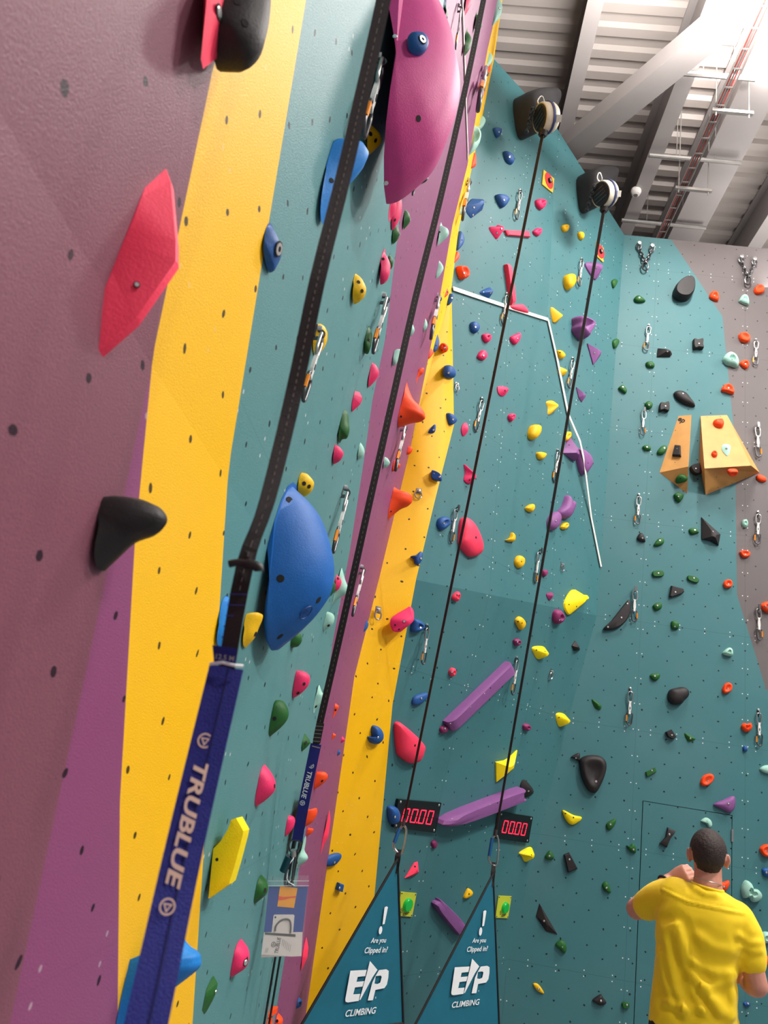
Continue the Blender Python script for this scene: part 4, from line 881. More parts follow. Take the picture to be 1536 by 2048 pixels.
for a in ((1297, 653, 1292, 701, 'quickdraw just above the black wedge hold on the teal back wall', 1), (1287, 822, 1285, 870, 'quickdraw above the pair of green holds beside the slim plywood volume', -1),
          (1277, 992, 1275, 1048, 'quickdraw directly above the small black half-round hold', 1), (1269, 1179, 1268, 1243, 'quickdraw touching the tip of the long black crescent hold', -1),
          (1260, 1380, 1258, 1450, 'lowest quickdraw on the teal back wall, above the door corner', 1),
          (1511, 682, 1511, 730, 'quickdraw on grey paint beside the ribbed mint shell hold', 1), (1513, 853, 1517, 914, 'quickdraw on grey paint level with the plywood volumes', -1),
          (1515, 1027, 1515, 1088, 'quickdraw on grey paint beside the small knobbly mint hold', 1), (1515, 1215, 1519, 1280, 'quickdraw on grey paint where the grey ends in a point', -1),
          (1516, 1423, 1519, 1492, 'quickdraw on teal beside the orange heart-shaped hold', 1)):
    draw(*a[:4], a[4], 'B', a[5])
# bare bolt hangers
hproto = None
def hanger(px, py, s, label):
    global hproto
    P, N = hit(px, py)
    if hproto is None:
        bm = bmesh.new(); pts = [V((.022*math.cos(a), 0, -.02+.026*math.sin(a))) for a in [k*math.pi/6 for k in range(12)]]
        tube(bm, pts, .0045, 6, True); box(bm, V((0, .012, .012)), (.034, .006, .04)); o = hproto = bobj('bolt_hanger', bm, STEEL, None, .7)
        bm = bmesh.new(); lathe(bm, [(.001, .016), (.010, .014), (.012, .0), (.001, .0)], 10, Matrix.Translation((0, .006, .012)) @ Matrix.Rotation(math.pi/2, 4, 'X')); bobj('bolt', bm, BOLT, o, .6)
    else: o = copy_tree(hproto)
    z = V((0, 0, 1)); z = (z-N*z.dot(N)).normalized(); y = -N; x = y.cross(z)
    o.matrix_world = Matrix.Translation(P+N*.018) @ Matrix((x, y, z)).transposed().to_4x4() @ Matrix.Scale(s, 4)
    tag(o, label, 'bolt hanger', 'empty bolt hangers on the angled middle wall')
hanger(837, 986, 1.5, 'bare steel bolt hanger on yellow beside the lower large orange horn')
hanger(755, 1224, 1.5, 'bare steel bolt hanger on yellow beside the large pink boulder hold')
hanger(912, 772, 1.3, 'bare steel bolt hanger on teal at the yellow edge below a blue hold')
hanger(1123, 1132, 1.4, 'bare steel bolt hanger on teal beyond the second rope above the seam')
hanger(1101, 1346, 1.5, 'bare steel bolt hanger on teal below the bright yellow three-cornered holds')
# chain anchors
def chain(bm, a, b, n, w, r):
    for k in range(n):
        p, q = lerp(a, b, k/n), lerp(a, b, (k+1)/n); d = q-p; m = (p+q)/2
        R = frame_z(d, V((0, 1, 0))) @ Matrix.Rotation(math.pi/2*(k % 2), 3, 'Z'); h = d.length*.68
        tube(bm, [m + R @ V((w*math.cos(t), 0, h*math.sin(t))) for t in [j*math.pi/4 for j in range(8)]], r, 5, True)
def anchor(pl, pr, pb, label):
    Pl, _ = hit(*pl); Pr, _ = hit(*pr); Pb = onPlane(pb[0], pb[1], V((0, YB-.05, 0)), V((0, 1, 0)))
    t = empty('chain_anchor', (Pl+Pr)/2, label, 'anchor chain', 'top anchor chains on the back wall'); o0 = t.location
    for P in (Pl, Pr):
        bm = bmesh.new(); lathe(bm, [(.001, .05), (.028, .045), (.034, .0), (.034, -.01)], 12, Matrix.Translation(P-o0+V((0, -.012, .02))) @ Matrix.Rotation(math.pi/2, 4, 'X')); bobj('bolt', bm, BOLT, t, .6)
        bm = bmesh.new(); tube(bm, [P-o0+V((.035*math.cos(k*.7854), -.03, -.03+.045*math.sin(k*.7854))) for k in range(8)], .011, 6, True); bobj('ring', bm, DSTEEL, t, 1)
        bm = bmesh.new(); chain(bm, P-o0+V((0, -.03, -.05)), Pb-o0, 6, .02, .009); bobj('chain', bm, DSTEEL, t, 1)
    bm = bmesh.new(); tube(bm, [Pb-o0+V((.045*math.cos(k*.7854), 0, -.05+.075*math.sin(k*.7854))) for k in range(8)], .012, 6, True); bobj('carabiner', bm, DSTEEL, t, 1)
anchor((1277, 492), (1303, 497), (1291, 527), 'V-shaped chain anchor on the teal top of the back wall')
anchor((1481, 519), (1507, 524), (1496, 555), 'V-shaped chain anchor on the grey top of the back wall')
# white tape lines
WTAPE = pmat('white_tape', 'e9e6dd', .6, 0, .02)
def tape(pix, w0, w1, label, lift=.012, bvx=None, lifts=None):
    P = []
    for i, (x, y) in enumerate(pix):
        p, n = hit(x, y, bvx); P.append((p+n*((lifts or {}).get(i, lift)), n))
    bm = bmesh.new()
    for i, ((a, na), (b, nb)) in enumerate(zip(P, P[1:])):
        w = w0+(w1-w0)*i/max(1, len(P)-2); d = (b-a).normalized(); s = na.cross(d).normalized()*w/2
        vs = [bm.verts.new(q) for q in (a-s, a+s, b+s, b-s)]; v2 = [bm.verts.new(v.co-na*.008) for v in vs]
        bm.faces.new(vs); bm.faces.new(v2[::-1])
        for k in range(4): bm.faces.new((vs[k], vs[(k+1) % 4], v2[(k+1) % 4], v2[k]))
    return tag(bobj('marking_tape', bm, WTAPE), label, 'tape', 'white tape lines on the walls')
tape([(904, 578), (960, 597), (1030, 620), (1094, 640), (1112, 718), (1134, 828), (1148, 885), (1156, 922), (1180, 1034), (1202, 1134)], .045, .03, 'white tape line bent round the middle of the angled wall', .02, lifts={6: .09, 7: .09})
tape([(922, -6), (926, 90), (931, 230), (934, 300), (934, 318)], .02, .03, 'white tape line running up the purple band beside the second strap')
# ------------------------------------------------------------------ diamond targets, timers, start buttons
TY = pmat('target_yellow', 'F3C63C', .4, 0, .02); TR = pmat('target_red', 'D8373A', .4, 0, .02)
def target(corn, c, r, label):
    P, N = hit(*c); Q = [onPlane(x, y, P+N*.004, N) for x, y in corn]
    t = empty('target_plate', P, label, 'target sign', 'diamond targets at the rope tops')
    bm = bmesh.new(); prism(bm, [q-P for q in Q], N*.012); bobj('plate', bm, TY, t)
    R = Matrix.Translation(N*.017) @ frame_z(N).to_4x4()
    bm = bmesh.new(); lathe(bm, [(.001, .006), (r, .005), (r, 0)], 28, R); bobj('red_disc', bm, TR, t, .5)
    bm = bmesh.new(); lathe(bm, [(r*.34, .005), (r*.33, .03), (.001, .03)], 18, R); b = bobj('push_button', bm, BLACK, t, .5)
    bm = bmesh.new(); lathe(bm, [(.001, .034), (r*.2, .032), (r*.22, .028)], 14, R); bobj('button_cap', bm, BOLT, b, .5)
target([(1086, 340), (1107, 358), (1104, 386), (1083, 369)], (1095.5, 362.5), .105, 'yellow diamond target with red disc beside the first auto belay rope')
target([(1192, 483), (1206, 497), (1205, 525), (1190, 510)], (1198.5, 504), .1, 'yellow diamond target with red disc directly under the second auto belay')
LED = pmat('red_led_segment', 'ff2030', .4, 0, 0, emit='ff1530', es=4.5)
def quad_at(Q, u, v): return lerp(lerp(Q[0], Q[1], u), lerp(Q[3], Q[2], u), v)
def timer(corn, label):
    c = (sum(p[0] for p in corn)/4, sum(p[1] for p in corn)/4); P, N = hit(*c)
    Q = [onPlane(x, y, P+N*.02, N)-P for x, y in corn]; t = empty('digital_timer', P, label, 'timer', 'digital timers on the angled middle wall')
    bm = bmesh.new(); prism(bm, [q-N*.017 for q in Q], N*.03); bobj('case', bm, pmat('black_gloss_acrylic', '141213', .25), t)
    F_ = [q+N*.0135 for q in Q]
    for k in range(4):
        bm = bmesh.new(); u = .16+.19*k; w_, sh = .115, -.028
        for (a, b) in (((0, .3), (w_, .3)), ((0, .74), (w_, .74)), ((0, .315), (0, .505)), ((0, .535), (0, .725)), ((w_, .315), (w_, .505)), ((w_, .535), (w_, .725))):
            f = lambda p: (u+p[0]+sh*(p[1]-.5)*2, p[1])
            bar(bm, quad_at(F_, *f(a)), quad_at(F_, *f(b)), .0085, .004, N)
        bobj('digit', bm, LED, t)
    bm = bmesh.new(); bar(bm, quad_at(F_, .487, .735), quad_at(F_, .499, .735), .011, .004, N); bobj('decimal_point', bm, LED, t)
    for u, v in ((.05, .08), (.95, .08), (.95, .92), (.05, .92)):
        bm = bmesh.new(); p = quad_at(F_, u, v); lathe(bm, [(.001, .004), (.009, .003), (.011, 0)], 10, Matrix.Translation(p) @ frame_z(N).to_4x4()); bobj('screw', bm, BOLT, t)
timer([(795.5, 1598), (881, 1605), (869, 1665), (785, 1654)], 'black timer showing red zeros, behind the first rope')
timer([(998, 1623), (1064, 1633), (1055, 1685), (989, 1676)], 'black timer showing red zeros, behind the second rope')
BP = pmat('lime_button_plate', 'CBD038', .4, 0, .03); GB = pmat('green_push_button', '14A03C', .3, 0, .02, emit='10a035', es=.25)
def basis(xd, n):
    n = n.normalized(); xd = (xd-n*xd.dot(n)).normalized(); return Matrix((xd, n.cross(xd), n)).transposed()
def text_mesh(body, shear=0.0, bold=0.0):
    cu = bpy.data.curves.new('t', 'FONT'); cu.body = body; cu.size = 1; cu.shear = shear; cu.offset = bold; cu.resolution_u = 3
    o = bpy.data.objects.new('t', cu); C.objects.link(o); bpy.context.view_layer.update()
    me = bpy.data.meshes.new_from_object(o.evaluated_get(bpy.context.evaluated_depsgraph_get()))
    bpy.data.objects.remove(o); bpy.data.curves.remove(cu); return me
def letter(bm, body, c, xd, n, width=None, height=None, shear=0.0, bold=0.0, sx=1.0):
    """flat letters centred at c, reading along xd, facing n; fitted to a width or a height"""
    me = text_mesh(body, shear, bold); xs = [v.co.x for v in me.vertices]; ys = [v.co.y for v in me.vertices]
    w, h = max(xs)-min(xs), max(ys)-min(ys); k = width/w if width else height/h
    kx = k*sx if not width else k; ky = k if not (width and height) else height/h
    B = basis(xd, n); mx, my = (max(xs)+min(xs))/2, (max(ys)+min(ys))/2
    vs = [bm.verts.new(c + B @ V(((v.co.x-mx)*kx, (v.co.y-my)*ky, 0))) for v in me.vertices]
    for p in me.polygons:
        try: bm.faces.new([vs[i] for i in p.vertices])
        except ValueError: pass
    bpy.data.meshes.remove(me)
for a_ in EMB: emb(*a_)
def button(corn, c, label):
    P, N = hit(*c); Q = [onPlane(x, y, P+N*.004, N)-P for x, y in corn]; t = empty('start_button', P, label, 'push button', 'start buttons on the angled middle wall')
    bm = bmesh.new(); prism(bm, Q, N*.008); bobj('plate', bm, BP, t)
    R = Matrix.Translation(N*.012) @ frame_z(N).to_4x4()
    bm = bmesh.new(); lathe(bm, [(.058, 0), (.056, .02), (.05, .03), (.001, .034)], 24, R); bobj('button', bm, GB, t, .6)
    xd = Q[1]-Q[0]; B = basis(xd, N); Yd = B.col[1]
    bm = bmesh.new()
    for k, ch in enumerate('TO START'):
        if ch == ' ': continue
        a = math.radians(-150+k*17); q_ = N*.0132 + (B.col[0]*math.cos(a)+Yd*math.sin(a))*.084
        letter(bm, ch, q_, (B @ Matrix.Rotation(a+math.pi/2, 3, 'Z')).col[0], N, height=.026, bold=.02)
    bobj('lettering', bm, BLACK, t)
    for q in Q:
        bm = bmesh.new(); lathe(bm, [(.001, .004), (.006, .003), (.007, 0)], 8, Matrix.Translation(q*.88+N*.009) @ frame_z(N).to_4x4()); bobj('screw', bm, DSTEEL, t)
button([(801, 1783), (832, 1786), (823, 1833), (792, 1831)], (812, 1808), 'lime square plate with green push button beside the first banner')
button([(996, 1791), (1022, 1792), (1015, 1836), (990, 1835)], (1007, 1814), 'lime square plate with green push button beside the second banner')
# ------------------------------------------------------------------ straps, auto belays, gates, tag pouch
WEB = pmat('black_webbing', '231a19', .75, 0, .15, 300, .3, 500); NAVY = pmat('navy_sleeve_webbing', '0F187C', .6, 0, .15, 250, .3, 400)
STITCH = pmat('pale_stitching', '8d8580', .8, 0, 0); BLUEST = pmat('blue_bar_tack', '33357f', .7, 0, 0); PRINT = pmat('pale_print', 'D9B9A8', .6, 0, 0); WHITE_P = pmat('white_print', 'EDF2F3', .5, 0, .02)
def ribbon(bm, pts, ws, th=.0022, face=None, tw=None):
    L = []
    for i, p in enumerate(pts):
        d = (pts[min(i+1, len(pts)-1)]-pts[max(i-1, 0)]).normalized(); n = (face if face is not None else (EYE-p)); n = (n-d*n.dot(d)).normalized()
        s = d.cross(n).normalized(); w = ws[i]/2 if isinstance(ws, (list, tuple)) else ws/2
        L.append([p-s*w+n*th/2, p+s*w+n*th/2, p+s*w-n*th/2, p-s*w-n*th/2])
    loft(bm, L)
def dense(P, k=6): return catmull(P, k, False)
def emblem(bm, c, xd, n, r):
    B = basis(xd, n); P = lambda a, q: c + B @ V((q*math.cos(a), q*math.sin(a), 0))
    o = [bm.verts.new(P(k*math.pi/12, r)) for k in range(24)]; i = [bm.verts.new(P(k*math.pi/12, r*.78)) for k in range(24)]
    for k in range(24): bm.faces.new((o[k], o[(k+1) % 24], i[(k+1) % 24], i[k]))
    a = [P(t, r*.72) for t in (0, 2.094, 4.189)]; b = [P(t, r*.36) for t in (0, 2.094, 4.189)]
    A = [bm.verts.new(p) for p in a]; Bv = [bm.verts.new(p) for p in b]
    for k in range(3): bm.faces.new((A[k], A[(k+1) % 3], Bv[(k+1) % 3], Bv[k]))
# --- thick strap close to the camera
pix = [(292, 2050, .90), (370, 1690, 1.03), (453, 1335, 1.15), (490, 1130, 1.18), (535, 1000, 1.2), (589, 780, 1.25), (635, 560, 1.29), (690, 340, 1.34), (745, 100, 1.39), (767, 0, 1.41), (802, -165, 1.45)]
P = [atD(*p) for p in pix]
top = P[-1] + (P[-1]-P[-2])*3.6; low = P[0] + (P[0]-P[1])*.8
t = empty('belay_strap', P[2], 'thick black belay strap with lettered navy sleeve hanging close to the viewer', 'belay strap', 'auto belay straps by the long side wall'); o0 = t.location.copy()
path = dense(P[2:], 4)+[top]
bm = bmesh.new(); ribbon(bm, [p-o0 for p in path], .0275); bobj('webbing', bm, WEB, t)
bm = bmesh.new(); nrm = lambda p: (EYE-p).normalized()
for a, b in zip(path[3:-1], path[4:-1]):
    k = max(1, int((b-a).length/.012))
    for j in range(k):
        p, q = lerp(a, b, j/k), lerp(a, b, (j+.5)/k); bar(bm, p-o0+nrm(p)*.0016, q-o0+nrm(p)*.0016, .0012, .0006, nrm(p))
st = bobj('stitch_line', bm, STITCH, t); st['kind'] = 'stuff'
bm = bmesh.new(); sl = dense([low]+P[:3], 5); ribbon(bm, [p-o0 for p in sl], .0515, .006); sleeve = bobj('sleeve', bm, NAVY, t)
bm = bmesh.new()
for off in (-.012, .004):
    q = [p-o0+nrm(p)*.0032 + (ROT @ V((1, 0, 0)))*off for p in sl]; ribbon(bm, q, .0022, .0012)
bobj('sleeve_ridge', bm, pmat('dark_navy_fold', '0b1058', .7), sleeve)
def strip_frame(px0, py0, d0, px1, py1, d1, lift):
    a, b = atD(px0, py0, d0), atD(px1, py1, d1); m = (a+b)/2; n = nrm(m); n = (n-(b-a).normalized()*n.dot((b-a).normalized())).normalized(); return m-o0+n*lift, (b-a), n
bm = bmesh.new()
c, xd, n = strip_frame(403, 1528, 1.086, 343, 1778, .998, .008); letter(bm, 'TRUBLUE', c, xd, n, width=xd.length*1.0, height=.0205, shear=.2, bold=.03)
c, xd, n = strip_frame(413, 1468, 1.107, 406, 1498, 1.097, .008); emblem(bm, c, xd, n, .0108)
c, xd, n = strip_frame(338, 1800, .992, 330, 1832, .981, .014); emblem(bm, c, xd, n, .0104)
bobj('sleeve_lettering', bm, PRINT, sleeve)
bm = bmesh.new()
for k in range(5):
    y = 1188+k*21.5; x = 483-(y-1150)*.185; a, b = atD(x-17, y, 1.165), atD(x+17, y+1, 1.165); bar(bm, a-o0, b-o0, .0018, .0012, nrm(a))
bobj('bar_tack', bm, BLUEST, t)
a, b = atD(425, 1290, 1.13), atD(475, 1297, 1.13); c_, d_ = atD(471, 1328, 1.135), atD(428, 1327, 1.135)
bm = bmesh.new(); prism(bm, [p-o0 for p in (a, b, c_, d_)], nrm(a)*.0015); tg = bobj('length_tag', bm, NAVY, t)
bm = bmesh.new(); m = atD(450, 1315, 1.128); letter(bm, '12.5 M', m-o0+nrm(m)*.003, b-a, nrm(m), width=.027, bold=.01); bobj('tag_lettering', bm, STITCH, tg)
bm = bmesh.new(); tube(bm, [atD(420, 1328, 1.135)-o0, atD(445, 1325, 1.13)-o0, atD(470, 1331, 1.128)-o0, atD(486, 1332, 1.135)-o0], .0025, 6); bobj('white_tie', bm, WHITE_P, t)
bm = bmesh.new(); tube(bm, catmull([atD(x, y, 1.165)-o0 for x, y in ((458, 1128), (475, 1125), (495, 1128), (515, 1133), (518, 1142))], 3, False), [.006]*6+[.008]*7, 8); bobj('stopper_tab', bm, BLACK, t, 1)
# --- second strap
pix = [(594, 1682, 3.42), (613, 1580, 3.38), (632, 1488, 3.36), (640, 1445, 3.35), (688, 1235, 3.3), (740, 1000, 3.32), (785, 800, 3.4), (830, 600, 3.55), (880, 400, 3.75), (930, 180, 4.0), (967, 0, 4.2), (1000, -170, 4.45)]
P = [atD(*p) for p in pix]; t = empty('belay_strap', P[3], 'second black belay strap ending in a navy sleeve with a plastic tag pouch', 'belay strap', 'auto belay straps by the long side wall'); o0 = t.location.copy()
path = dense(P[2:], 4)+[P[-1]+(P[-1]-P[-2])*3]
bm = bmesh.new(); ribbon(bm, [p-o0 for p in path], .031); bobj('webbing', bm, WEB, t)
bm = bmesh.new()
for a, b in zip(path[3:-1], path[4:-1]):
    k = max(1, int((b-a).length/.022))
    for j in range(k):
        p, q = lerp(a, b, j/k), lerp(a, b, (j+.5)/k); bar(bm, p-o0+nrm(p)*.0016, q-o0+nrm(p)*.0016, .0016, .0006, nrm(p))
bobj('stitch_line', bm, STITCH, t)['kind'] = 'stuff'
bm = bmesh.new(); ribbon(bm, [p-o0 for p in dense(P[:3], 5)], .048, .006); sleeve = bobj('sleeve', bm, NAVY, t)
bm = bmesh.new()
def sf(px0, py0, px1, py1, d, lift=.005):
    a, b = atD(px0, py0, d), atD(px1, py1, d); m = (a+b)/2; n = nrm(m); e = (b-a).normalized(); n = (n-e*n.dot(e)).normalized(); return m-o0+n*lift, b-a, n
c, xd, n = sf(620, 1542, 607, 1596, 3.37); letter(bm, 'TRUBLUE', c, xd, n, width=xd.length, height=.022, shear=.18, bold=.02)
c, xd, n = sf(624, 1526, 622, 1536, 3.37); emblem(bm, c, xd, n, .0115)
c, xd, n = sf(606, 1600, 604, 1610, 3.37); emblem(bm, c, xd, n, .0115)
bobj('sleeve_lettering', bm, WHITE_P, sleeve)
bm = bmesh.new(); ribbon(bm, [atD(x, y, 3.345)-o0 for x, y in ((641, 1446), (633, 1486))], .034, .003); bobj('stitched_end', bm, BLACK, t)
bm = bmesh.new()
for k in range(5):
    y = 1452+k*7.5; x = 640-(y-1446)*.2; bar(bm, atD(x-7, y, 3.338)-o0, atD(x+7, y+1, 3.338)-o0, .002, .001, nrm(P[3]))
bar(bm, atD(624, 1492, 3.34)-o0, atD(640, 1496, 3.34)-o0, .004, .002, nrm(P[3]))
bobj('bar_tack', bm, STITCH, t)
q = lambda x, y, d=3.42: atD(x, y, d)-o0
bm = bmesh.new(); tube(bm, catmull([q(x, y) for x, y in ((583, 1680), (577, 1690), (580, 1701), (587, 1705), (594, 1702), (600, 1692), (598, 1681))], 3), .0055, 6, True); bobj('swivel_ring', bm, DSTEEL, t, 1)
bm = bmesh.new(); tube(bm, [q(587, 1700), q(587, 1712)], .014, 10); bobj('swivel', bm, STEEL, t, 1)
bm = bmesh.new(); tube(bm, catmull([q(x, y) for x, y in ((584, 1710), (591, 1712), (588, 1730), (584, 1760), (577, 1775), (570, 1768), (572, 1745), (579, 1722))], 3), .006, 6, True); cb = bobj('carabiner', bm, DSTEEL, t, 1)
bm = bmesh.new(); tube(bm, [q(578, 1712), q(566, 1742)], .017, 10); bobj('locking_sleeve', bm, pmat('dark_teal_anodised', '0d4a58', .35, .4), cb, 1)
# --- plastic tag pouch
PN = V((.22, -1, .18)).normalized(); PO = atD(576, 1832, 3.36)
def pq(x, y, lift=0.0): return onPlane(x, y, PO, PN) + PN*lift
t = empty('tag_pouch', pq(577, 1752), 'clear plastic pouch holding a blue card and white instruction slips', 'plastic pouch'); o0 = t.location.copy()
def sheet(name, pts, mat, lift, par=None, th=.0006):
    bm = bmesh.new(); prism(bm, [pq(x, y, lift)-o0 for x, y in pts], PN*th); return bobj(name, bm, mat, par or t)
CLEAR = bpy.data.materials.new('clear_plastic_film'); CLEAR.use_nodes = True; nt = NT(CLEAR); bs_ = nt.n['Principled BSDF']
bs_.inputs['Base Color'].default_value = (.9, .92, .93, 1); bs_.inputs['Roughness'].default_value = .12; bs_.inputs['Alpha'].default_value = .05
CARDB = pmat('blue_card', '2C4A93', .5, 0, .03); ORG = pmat('orange_sticker', 'F5A21A', .45, 0, .06); PAPER = pmat('white_paper', 'DCD2CC', .6, 0, .02); INK = pmat('grey_ink', '55504e', .7, 0, 0); REDI = pmat('red_sticker_stripe', 'E8542A', .5, 0, 0)
sheet('blue_card', [(537.6, 1773), (616, 1773.5), (605, 1864), (528, 1864)], CARDB, 0)
sk = sheet('orange_sticker', [(560, 1772), (595, 1776), (588, 1816), (554.5, 1813)], ORG, .001)
sheet('sticker_stripe', [(557, 1792), (567, 1794), (592, 1792), (592, 1795), (580, 1796), (569, 1799), (556.5, 1801)], REDI, .0018, sk)
cd = sheet('instruction_card', [(549, 1829), (587, 1829), (589, 1831), (586, 1866), (543, 1866), (547, 1831)], PAPER, .001)
bm = bmesh.new(); tube(bm, [pq(x, y, .0028)-o0 for x, y in catmull([V((550.5, 1862, 0)), V((552, 1852, 0)), V((560, 1842, 0)), V((570, 1838, 0)), V((579, 1840, 0)), V((582, 1850, 0)), V((581, 1866, 0))], 4, False) and [(p.x, p.y) for p in catmull([V((550.5, 1862, 0)), V((552, 1852, 0)), V((560, 1842, 0)), V((570, 1838, 0)), V((579, 1840, 0)), V((582, 1850, 0)), V((581, 1866, 0))], 4, False)]], .0042, 6); bobj('printed_carabiner', bm, pmat('mid_grey_ink', '76716e', .7, 0, 0), cd)
bm = bmesh.new(); lathe(bm, [(.001, .0006), (.004, .0006)], 10, Matrix.Translation(pq(550.8, 1834.5, .0018)-o0) @ frame_z(PN).to_4x4()); bobj('printed_dot', bm, INK, cd)
sl = sheet('instruction_slip', [(528, 1865), (605, 1864), (602.5, 1912), (583, 1913), (522.5, 1909)], PAPER, .002)
sheet('under_slip', [(522.5, 1908), (583, 1912), (560, 1913), (522.3, 1915)], pmat('shaded_paper', 'b8aea8', .6), .0012, sl)
sheet('dark_bar', [(530, 1864.8), (591, 1868.5), (590.6, 1873.7), (529.7, 1869)], INK, .003, sl)
bm = bmesh.new(); a, b = pq(552.5, 1906.5, .0032), pq(558.5, 1874.5, .0032); letter(bm, 'TRUBLUE', (a+b)/2-o0, b-a, PN, width=(b-a).length, height=.0165, shear=.15, bold=.01)
emblem(bm, pq(547, 1889, .0032)-o0, b-a, PN, .0105)
for k in range(6):
    a, b = pq(566+k*3.1, 1878+k*2.2, .0032)-o0, pq(563.5+k*3.1, 1891+k*2.6, .0032)-o0; bar(bm, a, b, .0009, .0004, PN)
for k in range(3):
    a, b = pq(530+k*2.2, 1905, .0032)-o0, pq(532+k*2.2, 1896, .0032)-o0; bar(bm, a, b, .0008, .0004, PN)
bobj('slip_lettering', bm, INK, sl)
sheet('plastic_sleeve', [(537, 1752), (618, 1751), (603.5, 1913.5), (524, 1912)], CLEAR, .006, None, .0008)
bm = bmesh.new()
for y in (1762, 1771.5): bar(bm, pq(536, y, .0075)-o0, pq(617.5, y, .0075)-o0, .0022, .0012, PN)
bobj('zip_seal', bm, pmat('frosted_plastic', 'dfe6e8', .3), t)
bm = bmesh.new(); tube(bm, [pq(x, y, .01)-o0 for x, y in ((577, 1765), (573.5, 1757), (573.5, 1742), (578, 1728), (586, 1718), (587, 1712), (588, 1720), (586, 1745), (583, 1757), (578, 1765), (588, 1771))], .0028, 6); bobj('cable_tie', bm, WHITE_P, t, 1)
# --- hanging gates
GTEAL = pmat('teal_banner_fabric', '05647A', .75, 0, .08, 5); GB_ = pmat('banner_black_edge', '0d0f12', .7)
gd = V((.70, .714, 0)).normalized(); gn = V((gd.y, -gd.x, 0))
def gate(A, Lp, Rp, label, marks):
    t = empty('belay_gate', (A.x, A.y, ZF), label, 'belay gate', 'triangular belay gates on the angled middle wall'); o0 = t.location.copy()
    on = lambda x, y, l=0.0: onPlane(x, y, A, gn) + gn*l - o0
    a = A-o0; L = on(*Lp); R = on(*Rp)
    kL = min((a.z-.05)/(a.z-L.z), (-.555-o0.x-a.x)/(L.x-a.x) if L.x < a.x else 9); L = a+(L-a)*kL; R = a+(R-a)*((a.z-L.z)/(a.z-R.z))
    for e in (L, R):
        bm = bmesh.new(); tube(bm, [e, V((e.x+(.03 if e is L else 0), e.y, .003))], .008, 6); bobj('tie_down', bm, GB_, t, 1)
    bm = bmesh.new(); tube(bm, [L, R], .0095, 8); bobj('hem', bm, GB_, t, 1)
    bm = bmesh.new(); n_ = 14; rows = []
    for i in range(n_+1):
        u = i/n_; p, q = lerp(a, L, u), lerp(a, R, u); rows.append([lerp(p, q, j/8) + gn*(.005*u*math.sin(j*1.1+u*4)*(1 if 0 < j < 8 else 0)) for j in range(9)])
    vs = [[bm.verts.new(p) for p in r] for r in rows]
    for r, s in zip(vs, vs[1:]):
        for j in range(8): bm.faces.new((r[j], r[j+1], s[j+1], s[j]))
    bmesh.ops.remove_doubles(bm, verts=bm.verts, dist=1e-5)
    bobj('banner', bm, GTEAL, t, 1.5)
    for e in (L, R):
        bm = bmesh.new(); tube(bm, [a, e], .0095, 8); bobj('edge_binding', bm, GB_, t, 1)
    return t, on, o0
def shape(bm, pts, on, fn): bm.faces.new([bm.verts.new(fn(x, y)) for x, y in pts])
K = lambda s: [(600+float(a.split(',')[0])/3.072, 1600+float(a.split(',')[1])/3.072) for a in s.split()]
EP_E = [K('302,1045 357,1042 347,1083 339,1113 330,1148 319,1190 307,1237 285,1240 272,1235 270,1222'), K('357,1042 402,1040 393,1078 347,1083'), K('339,1113 386,1109 376,1142 330,1148'), K('319,1190 362,1187 353,1230 307,1237')]
EP_P = [K('455,1079 478,1041 522,1036 488,1075 457,1078'), K('522,1036 537,1046 535,1085 494,1083 488,1075'), K('494,1083 535,1085 526,1130 510,1152 485,1118'), K('468,1127 485,1118 510,1152 455,1163 446,1140 450,1124'),
        K('455,1079 457,1078 450,1124 446,1140 436,1118'), K('436,1118 446,1140 455,1163 440,1226 408,1228')]
SLASH = K('422,985 468,1040 438,1085 362,1226 358,1222 403,1060')
BANG = K('512,656 524,650 532,655 530,668 512,758 499,762')
A1 = atY(795, 1718, 6.25); A2 = atY(986, 1748, 7.35)
g1, on1, o1 = gate(A1, (605, 2046), (806.5, 2048), 'teal triangular belay gate banner in front of the yellow band, hanging from the first rope', None)
g2, on2, o2 = gate(A2, (831, 2048), (998, 2048), 'teal triangular belay gate banner hanging from the second rope', None)
def loc(on, x, y): p = on(x, y); return V((p.dot(gd), p.z))
p1a, p1b, p2a, p2b = loc(on1, 769, 1812), loc(on1, 689, 2002), loc(on2, 966.5, 1820), loc(on2, 901, 1988)
sz = (p2a.y-p2b.y)/(p1a.y-p1b.y); sxx = (p2a.x-p2b.x)/(p1a.x-p1b.x)
def fn1(x, y): return on1(x, y, .014)
def fn2(x, y):
    p = loc(on1, x, y); s = p2a.x + (p.x-p1a.x)*sxx; z = p2a.y+(p.y-p1a.y)*sz; base = on2(966.5, 1820, .014); return base + gd*(s-p2a.x) + V((0, 0, z-p2a.y))
